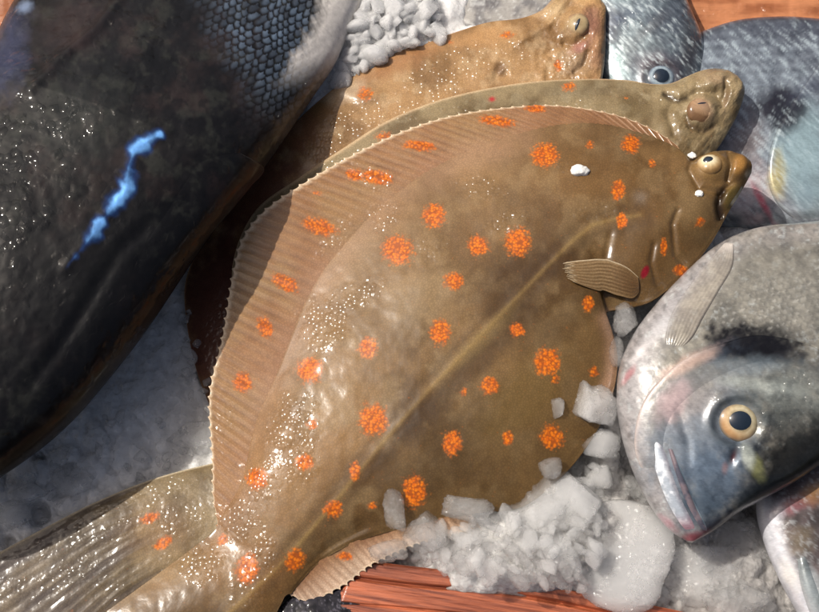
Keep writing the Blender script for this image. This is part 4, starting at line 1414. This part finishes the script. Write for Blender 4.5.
def colD(q, s, t):
    n1, n2, n3 = noisepts(q, 40, 221), noisepts(q, 14, 222), noisepts(q, 5, 223)
    c = mix(lin(19, 18, 20), lin(9, 9, 12), ss(.35, .62, n1))
    c = mix(c, lin(50, 51, 46), ss(.46, .74, n2 + .3 * (n3 - .5)) * .5)
    c = mix(c, lin(56, 44, 42), ss(.45, .75, noisepts(q + 200, 30, 225)) * .4)
    c = mix(c, lin(12, 12, 15), ss(.48, .62, noisepts(q + 400, 9, 226)) * .55)
    c = paint(q, c, [(6, 56, 26, 52, 20, (58, 64, 92), .6, .1), (25, 6, 10, 7, -30, (120, 136, 164), .7), (70, 25, 50, 34, -20, (50, 38, 38), .5),
                     (80, 120, 70, 50, -30, (44, 47, 45), .35), (60, 300, 120, 110, -50, (10, 10, 13), .85, .3), (130, 260, 90, 60, -50, (14, 14, 16), .6),
                     (252, 176, 22, 8, -45, (50, 30, 25), .6), (210, 220, 40, 8, -50, (26, 22, 22), .5)], 227)
    sc, rid = scales(q, -.95, 7.6, 1.05)
    z = scale_zone(q)
    bl = mix(lin(96, 112, 132), lin(70, 68, 66), ss(60, 130, q[..., 1] + 26 * (n1 - .5)))
    bl = mix(bl, lin(128, 120, 106), ss(300, 330, q[..., 0]) * .8)
    c = mix(c, mix(bl, lin(40, 42, 48), np.clip(rid * .6 + .9 * (noisepts(q, 16, 228) - .35), 0, 1)), z * ss(.12, .55, sc) * .85)
    c = mix(c, lin(16, 16, 18), z * (1 - ss(.04, .26, sc)) * .75)
    d, _ = dpoly(q, [(362, 0), (349, 30), (335, 62), (314, 93), (288, 130)])
    c = mix(c, lin(214, 208, 202), ss(44, 26, d + 12 * (n2 - .5) + 10 * (fbm((q[..., 0] * .5 + q[..., 1]) / 30, (q[..., 0] - q[..., 1] * .5) / 4, 233) - .5)) * ss(95, 50, q[..., 1]) * .92)
    c = mix(c, lin(120, 108, 92), ss(20, 4, d + 12 * (n2 - .5)) * ss(40, 90, q[..., 1]) * .35)
    k = sky_streak_mask(q)
    c = mix(c, mix(lin(34, 74, 140), lin(120, 178, 240), ss(.3, 1.0, k)), k)  # sky reflection put into the base colour
    d, _ = dpoly(q, [(190, 258), (150, 318), (112, 368)])
    c = mix(c, lin(44, 40, 38), ss(5, 1, d) * .5)
    return c


def sky_streak_mask(q):
    d, a = dpoly(q, SKY_STREAK)
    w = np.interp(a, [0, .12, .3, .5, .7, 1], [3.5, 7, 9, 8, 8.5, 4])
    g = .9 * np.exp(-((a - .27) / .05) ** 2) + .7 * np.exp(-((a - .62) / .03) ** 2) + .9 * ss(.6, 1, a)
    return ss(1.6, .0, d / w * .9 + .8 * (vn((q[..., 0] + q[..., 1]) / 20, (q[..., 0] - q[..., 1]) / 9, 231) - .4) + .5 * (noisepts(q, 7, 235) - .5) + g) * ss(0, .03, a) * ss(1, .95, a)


def mskD(q, s, t):
    g = glintmask(q, [(58, 110, 22, 18, 0, 1.0), (62, 122, 14, 8, -30, 1.0), (15, 130, 22, 14, 0, .9), (10, 155, 20, 18, 0, 1.0), (40, 152, 20, 12, 0, .9), (20, 172, 12, 10, 0, .8),
                      (8, 210, 24, 34, 0, 1.0), (120, 18, 12, 10, 0, .9), (148, 34, 16, 14, -40, .9), (95, 120, 12, 14, 0, .6), (35, 215, 20, 14, 0, .8), (150, 100, 20, 30, 30, .35),
                      (25, 70, 30, 20, -40, .5), (70, 160, 20, 10, 0, .5), (90, 190, 40, 20, 0, .3), (130, 330, 40, 10, -50, .6), (165, 280, 30, 8, -50, .7)])
    return np.stack([0 * g, np.maximum(g, .2 * ss(.45, .65, noisepts(q, 20, 232))), .75 * sky_streak_mask(q) + .12 * scale_zone(q)], -1)  # metallic part of the painted sky reflection, plus silvery scales


dark = root('dark_fish', P((80, 180), 8.0), 'huge blackish fish with blue grey scales filling the upper left', 'fish')
Vd, Fd, s, t = round_body(np.array(STD, float), 700, 900, lambda q: np.interp(q[..., 1] - .35 * q[..., 0], [-250, -80, -20, 40, 100, 240], [8, 14, 21, 34, 44, 50]),
                          lambda s: np.interp(s, [0, .15, .3, .45, .8, 1], [14, 20, 28, 36, 34, 14]),
                          lambda s: np.interp(s, [0, .15, .3, .45, .8, 1], [10, 16, 22, 30, 30, 12]), .82, dispD)
qp = proj(Vd)
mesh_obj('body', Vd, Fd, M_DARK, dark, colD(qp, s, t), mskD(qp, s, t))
BD = bvh_of(Vd[::1], Fd)


def cDG(q, s, t):
    c = colD(q, s, t)
    c = mix(c, lin(72, 42, 34), ss(.14, 0, t) * ss(.44, .5, s) * ss(.62, .54, s) * .8)
    return c


V, q, s, t, F = hug(BD, np.stack([np.array([(140, 40), (176, 92), (218, 138), (250, 156), (266, 166), (252, 184), (212, 232), (165, 290), (118, 344)], float),
                                  np.array([(90, 66), (112, 112), (134, 150), (146, 168), (150, 182), (140, 208), (116, 246), (86, 290), (60, 334)], float)], 1), 260, 110,
                    lambda s, t, q: -.8 + 3.0 * ss(0, .05, t) * ss(1, .1, t) * ss(.3, .5, s) * ss(.95, .6, s))
qp = proj(V)
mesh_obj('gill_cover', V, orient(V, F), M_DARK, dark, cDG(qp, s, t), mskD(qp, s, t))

# ---- black speckled fish back at the bottom edge
STS = [[(272, 640), (290, 700)], [(276, 614), (330, 690)], [(292, 597), (372, 680)], [(318, 588), (382, 655)], [(340, 585), (380, 630)], [(358, 594), (376, 612)]]


def colS(q, s, t):
    n = noisepts(q, 8, 241)
    c = mix(lin(40, 38, 44), lin(20, 19, 24), ss(.35, .65, n))
    return mix(c, lin(110, 106, 116), ss(.6, .7, noisepts(q, 2.5, 242)) * .5)


r = root('dark_fish', P((320, 620), 6.0), 'black speckled back of a fish under the plaice\'s tail at the bottom edge', 'fish')
V, F, s, t = round_body(np.array(STS, float), 120, 160, 19.0, lambda s: np.interp(s, [0, .5, 1], [5, 8, 4]), lambda s: 10 + 0 * s, .8)
qp = proj(V)
mesh_obj('body', V, F, M_DARK, r, colS(qp, s, t), np.stack([0 * s, .5 + 0 * s, .1 + 0 * s], -1))

# ================================================================== WOOD
def board(name, ST, ns, nt, ztop, th, mat, prof, label, cat):
    R = catmull(np.array(ST, float), ns)
    q = lin_rail(R[:, 0], R[:, 1], nt)
    s = np.linspace(0, 1, ns)[:, None] * np.ones((1, nt))
    t = np.ones((ns, 1)) * np.linspace(0, 1, nt)[None]
    V = P(q, ztop + prof(s, t, q))
    z = V[..., 2] / MM
    VV, F = sheet(V, zlow=np.full(z.shape, ztop - th))
    cm = None
    if name == 'wooden_board':
        qp = proj(VV)
        cm = mix(lin(182, 120, 82), lin(146, 88, 56), ss(.3, .7, fbm(qp[..., 0] / 40, qp[..., 1] / 9, 321)))
        mm = np.stack([0 * qp[..., 0], ss(.5, .62, fbm(qp[..., 0] / 22, qp[..., 1] / 6, 322)), 0 * qp[..., 0]], -1)
    o = mesh_obj(name, VV, F, mat, None, cm, mm if cm is not None else None, loc=V.reshape(-1, 3).mean(0))
    tag(o, label, cat)


def slat_prof(s, t, q):
    e = .9 * ss(.03, 0, t) + 0
    n = .3 * (fbm(s * 6, t * 40, 301) - .5) + .25 * (fbm(s * 14, t * 120, 302) - .5)
    g = 2.6 * np.exp(-((t - .17 - .02 * np.sin(s * 9)) / .018) ** 2) + 1.0 * np.exp(-((t - .43) / .012) ** 2) + .8 * np.exp(-((t - .62) / .01) ** 2)
    return n - e - g - 1.4 * ss(.012, 0, s)


board('wood_batten', [[(352, 559), (318, 660)], [(420, 567), (400, 664)], [(500, 577), (490, 672)], [(580, 592), (580, 690)], [(650, 605), (655, 705)], [(760, 628), (765, 730)]],
      420, 260, 25.0, 16, M_WOODR, slat_prof, 'reddish wet wooden slat along the bottom edge, in front of the ice', 'wooden slat')
board('wooden_board', [[(600, -160), (600, 60)], [(760, -160), (760, 60)], [(1000, -160), (1000, 60)]], 200, 120, -2.0, 12, M_WOODB,
      lambda s, t, q: .9 * (fbm(s * 40, t * 6, 310) - .5) + .8 * (fbm(s * 12, t * 24, 311) - .5), 'wet orange brown wooden board at the top right corner', 'board')
board('wooden_board', [[(-200, -120), (-200, 60)], [(-60, -120), (-60, 60)], [(70, -120), (70, 60)]], 120, 100, 8.0, 12, M_WOODB,
      lambda s, t, q: .9 * (fbm(s * 40, t * 6, 312) - .5) + .8 * (fbm(s * 12, t * 24, 313) - .5), 'brown wooden board showing at the top left corner behind the dark fish', 'board')


# ================================================================== ICE LUMPS
import bmesh


def ico(sub):
    bm = bmesh.new()
    bmesh.ops.create_icosphere(bm, subdivisions=sub, radius=1)
    v = np.array([x.co[:] for x in bm.verts])
    f = np.array([[y.index for y in x.verts] for x in bm.faces])
    bm.free()
    return v, f


ICO = {k: ico(k) for k in (4, 5)}


def n3(p, sc, seed):
    return (vn(p[:, 0] * sc + p[:, 2] * 1.7 * sc + seed, p[:, 1] * sc - p[:, 2] * .6 * sc + seed * 3, seed) +
            vn(p[:, 1] * sc + 4 + p[:, 2] * sc, p[:, 2] * sc - p[:, 0] * .7 * sc, seed + 9)) / 2


def lump(px, py, z, rx, ry, rz, seed, mat, label, group=None, facets=9, rough=.16, rot=0, sub=4, cat='ice lump', lobes=None):
    r = np.random.default_rng(seed)
    v, f = ICO[sub]
    v = v.copy()
    d = np.ones(len(v))
    for k in range(facets):
        nrm = r.normal(size=3)
        nrm /= np.linalg.norm(nrm)
        h = r.uniform(.42, .85)
        c = v @ nrm
        d = np.minimum(d, np.where(c > 1e-3, h / np.maximum(c, 1e-3), 9))
    d = np.minimum(d, 1.0)
    v = v * d[:, None]
    v *= (1 + rough * 1.2 * (n3(v, 1.6, seed % 97) - .5) + rough * .8 * (n3(v, 4.5, seed % 89 + 3) - .5) + rough * .7 * (n3(v, 9, seed % 83 + 5) - .5) + rough * .5 * (n3(v, 19, seed % 71 + 5) - .5))[:, None]
    if lobes:
        for ang, dep, wd in lobes:
            a = np.arctan2(v[:, 1], v[:, 0]) - math.radians(ang)
            a = (a + math.pi) % (2 * math.pi) - math.pi
            v[:, :2] *= (1 - dep * np.exp(-(a / wd) ** 2))[:, None]
    c, s = math.cos(math.radians(rot)), math.sin(math.radians(rot))
    px2m = .000374 * 1.36
    x, y = v[:, 0] * rx, v[:, 1] * ry
    cen = P((px, py), z)
    V = np.stack([(x * c - y * s), (x * s + y * c), v[:, 2] * rz], -1) * px2m + cen
    o = mesh_obj('ice_lump', V, f, mat, loc=cen)
    tag(o, label, cat, group)
    return o


BIG = [
    (590, 405, 40, 27, 25, 18, 'rough white ice lump between the plaice\'s fin and the big bream\'s gill', dict(lobes=[(80, .22, .3), (-70, .25, .3)], facets=7, rough=.22, sub=5)),
    (557, 410, 40, 10, 12, 9, 'small glassy ice lump just left of the rough white lump by the bream', {}),
    (594, 446, 34, 32, 17, 12, 'flat grey ice lump below the rough white lump by the bream', {}),
    (625, 322, 43, 15, 18, 12, 'single clear ice lump wedged beside the big bream\'s belly', dict(rough=.22)),
    (616, 352, 38, 8, 17, 9, 'slim ice sliver under the clear lump by the bream\'s belly', {}),
    (624, 556, 28, 55, 51, 9, 'large smooth rounded slab of frosty ice under the bream\'s mouth', dict(facets=2, rough=.07, sub=5, lobes=[(200, .1, .3), (-40, .08, .25)])),
    (395, 511, 39, 11, 21, 9, 'upright clear ice splinter at the left end of the heap', dict(rough=.25, rot=10)),
    (424, 531, 36, 23, 22, 14, 'rounded translucent ice lump beside the upright splinter', dict(rough=.18, sub=5)),
    (389, 550, 33, 19, 12, 9, 'small glassy ice lump above the left end of the red slat', dict(rough=.25)),
    (466, 508, 40, 22, 17, 12, 'clear knobbly ice lump on the plaice\'s edge', dict(rough=.3, sub=5)),
    (486, 545, 31, 36, 28, 11, 'broad pale ice block right behind the red slat', dict(rough=.14, facets=7, sub=5)),
    (546, 505, 35, 42, 32, 11, 'broad white ice block in the middle of the heap before the plaice', dict(rough=.3, sub=5)),
    (578, 500, 36, 24, 34, 12, 'tall pale ice block leaning at the right side of the heap', dict(rough=.16, sub=5)),
    (560, 548, 36, 22, 20, 14, 'round white ice lump low in the heap near the smooth slab', dict(rough=.12)),
    (520, 540, 38, 18, 22, 12, 'jagged ice lump in the middle of the heap', dict(rough=.28)),
    (551, 466, 42, 11, 12, 9, 'little clear ice knob on top of the heap', dict(rough=.2)),
    (700, 572, 18, 52, 32, 11, 'wide grey ice slab below the bream\'s mouth at the bottom', dict(rough=.12, sub=5)),
    (745, 545, 18, 36, 30, 9, 'dim grey ice plate between the two breams', dict(rough=.1, sub=5)),
    (738, 598, 22, 28, 18, 12, 'sparkling grainy ice lump at the bottom right edge', dict(rough=.3, sub=5)),
    (61, 456, 8, 12, 13, 8, 'small pale eight sided ice piece near the dark fish\'s jaw', dict(facets=10, rough=.06)),
    (196, 436, 9, 30, 26, 9, 'greyish ice lump touching the plaice\'s fin above the tail', dict(rough=.1, sub=5)),
    (22, 468, 8, 16, 24, 9, 'pale blue ice lump at the left edge under the dark fish', dict(rough=.14)),
    (12, 515, 8, 18, 14, 9, 'bluish ice lump at the left edge above the tail', dict(rough=.2)),
    (30, 490, 8, 22, 12, 7, 'thin bluish ice piece beside the dark gap in the ice', dict(rough=.16)),
    (75, 480, 8, 24, 18, 7, 'grey ice piece above the fanned tail', dict(rough=.16)),
]
for i, (x, y, z, rx, ry, rz, lab, kw) in enumerate(BIG):
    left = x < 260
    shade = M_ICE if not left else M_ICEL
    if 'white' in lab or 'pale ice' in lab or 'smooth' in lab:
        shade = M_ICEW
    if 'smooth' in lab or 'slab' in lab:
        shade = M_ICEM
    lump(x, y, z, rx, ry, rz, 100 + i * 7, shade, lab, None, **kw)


def fill(poly, n, rmin, rmax, zf, mat, label, group, seed, mind=.5):
    r = np.random.default_rng(seed)
    poly = np.array(poly, float)
    lo, hi = poly.min(0), poly.max(0)
    got = []
    tries = 0
    while len(got) < n and tries < 20000:
        tries += 1
        p = r.uniform(lo, hi)
        if inside(p[None], poly)[0] < 0:
            continue
        R = rmin + (rmax - rmin) * r.random() ** 2
        if any(np.hypot(*(p - g[:2])) < mind * (R + g[2]) for g in got):
            continue
        got.append((p[0], p[1], R))
        m = mat if not isinstance(mat, tuple) else mat[int(r.integers(len(mat)))]
        lump(p[0], p[1], zf(p) + r.uniform(-1.5, 2), R * r.uniform(1, 1.35), R * r.uniform(.65, 1.0), R * r.uniform(.6, .9), int(seed * 1000 + len(got)), m, label, group,
             facets=int(r.integers(6, 11)), rough=r.uniform(.06, .16), rot=r.uniform(0, 180))


def heap_z(p):
    return float(bed_height(np.array(p, float))) + 4.0


fill([(376, 546), (398, 548), (410, 512), (440, 522), (448, 500), (480, 498), (500, 500), (520, 482), (545, 472), (600, 462), (606, 520), (585, 590), (480, 572), (380, 560)],
     150, 5, 13, lambda p: heap_z(p) + 5, (M_ICE, M_ICEW, M_ICEW), 'small rough lump of wet ice in the big heap behind the red slat', 'small lumps in the sunlit ice heap', 3)
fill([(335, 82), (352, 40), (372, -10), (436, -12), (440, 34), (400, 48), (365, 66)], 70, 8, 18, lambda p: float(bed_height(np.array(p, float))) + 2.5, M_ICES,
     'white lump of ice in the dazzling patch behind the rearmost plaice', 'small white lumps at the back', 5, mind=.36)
fill([(0, 555), (0, 480), (60, 430), (110, 400), (190, 420), (205, 455), (110, 490)], 46, 4, 9, lambda p: float(bed_height(np.array(p, float))) + 1.0, M_ICEL,
     'small grey lump of ice in the shade between the dark fish and the tail fin', 'small shaded lumps above the tail', 8)
fill([(590, 470), (640, 480), (650, 510), (600, 530), (596, 470), (612, 440), (622, 470)], 8, 6, 11, lambda p: 24.0, M_ICE,
     'small grey lump of ice in the gap left of the bream\'s jaw', 'small lumps beside the bream\'s jaw', 9)
fill([(660, 606), (690, 560), (720, 545), (760, 560), (778, 612), (700, 640)], 14, 5, 11, heap_z, M_ICE,
     'small dim lump of ice at the bottom right below the big bream', 'small lumps below the big bream', 12)

fill([(180, 285), (196, 292), (198, 340), (208, 380), (214, 410), (196, 415), (182, 360)], 12, 4, 9, lambda p: 14.0, M_ICEL,
     'small grey lump of ice against the dark brown edge of the rearmost plaice', 'small lumps by the rearmost plaice', 15)

# ================================================================== LIGHT AND CAMERA
SUN_EL, SUN_DIR = math.radians(50), np.array([-0.86, 0.42])
SUN_DIR = SUN_DIR / np.linalg.norm(SUN_DIR)
w = bpy.data.worlds.new('World')
bpy.context.scene.world = w
w.use_nodes = True
wt = w.node_tree
sky = wt.nodes.new('ShaderNodeTexSky')
sky.sky_type = 'NISHITA'
sky.sun_disc = False
sky.sun_elevation = SUN_EL
sky.sun_rotation = math.atan2(SUN_DIR[0], SUN_DIR[1])
bg = wt.nodes['Background']
sky.dust_density = 8.0
sky.air_density = 0.8
sky.ozone_density = 0.5
bg.inputs[1].default_value = 0.085
wt.links.new(sky.outputs[0], bg.inputs[0])
sd = bpy.data.lights.new('sun', 'SUN')
sd.energy = 4.0
sd.angle = math.radians(0.53)
sd.color = (1.0, 0.95, 0.87)
so = bpy.data.objects.new('sun', sd)
C.objects.link(so)
dv = Vector((SUN_DIR[0] * math.cos(SUN_EL), SUN_DIR[1] * math.cos(SUN_EL), math.sin(SUN_EL)))
so.rotation_euler = dv.to_track_quat('Z', 'Y').to_euler()
so.location = dv * 2
cd = bpy.data.cameras.new('camera')
cd.sensor_fit = 'HORIZONTAL'
cd.sensor_width = 36
cd.lens = 36 * FPX / W
cd.clip_start = 0.01
cd.clip_end = 100
co = bpy.data.objects.new('camera', cd)
C.objects.link(co)
co.location = CAM
co.rotation_euler = (TILT, 0, 0)
sc = bpy.context.scene
sc.camera = co
sc.view_settings.view_transform = 'Standard'
sc.view_settings.look = 'None'
sc.view_settings.exposure = 0.0
sc.view_settings.gamma = 1.0
sc.render.engine = 'CYCLES'
sc.cycles.max_bounces = 14
sc.cycles.volume_bounces = 8
sc.cycles.use_adaptive_sampling = True
sc.cycles.adaptive_threshold = 0.025
sc.cycles.transparent_max_bounces = 64
sc.cycles.sample_clamp_indirect = 6.0
sc.cycles.use_denoising = True
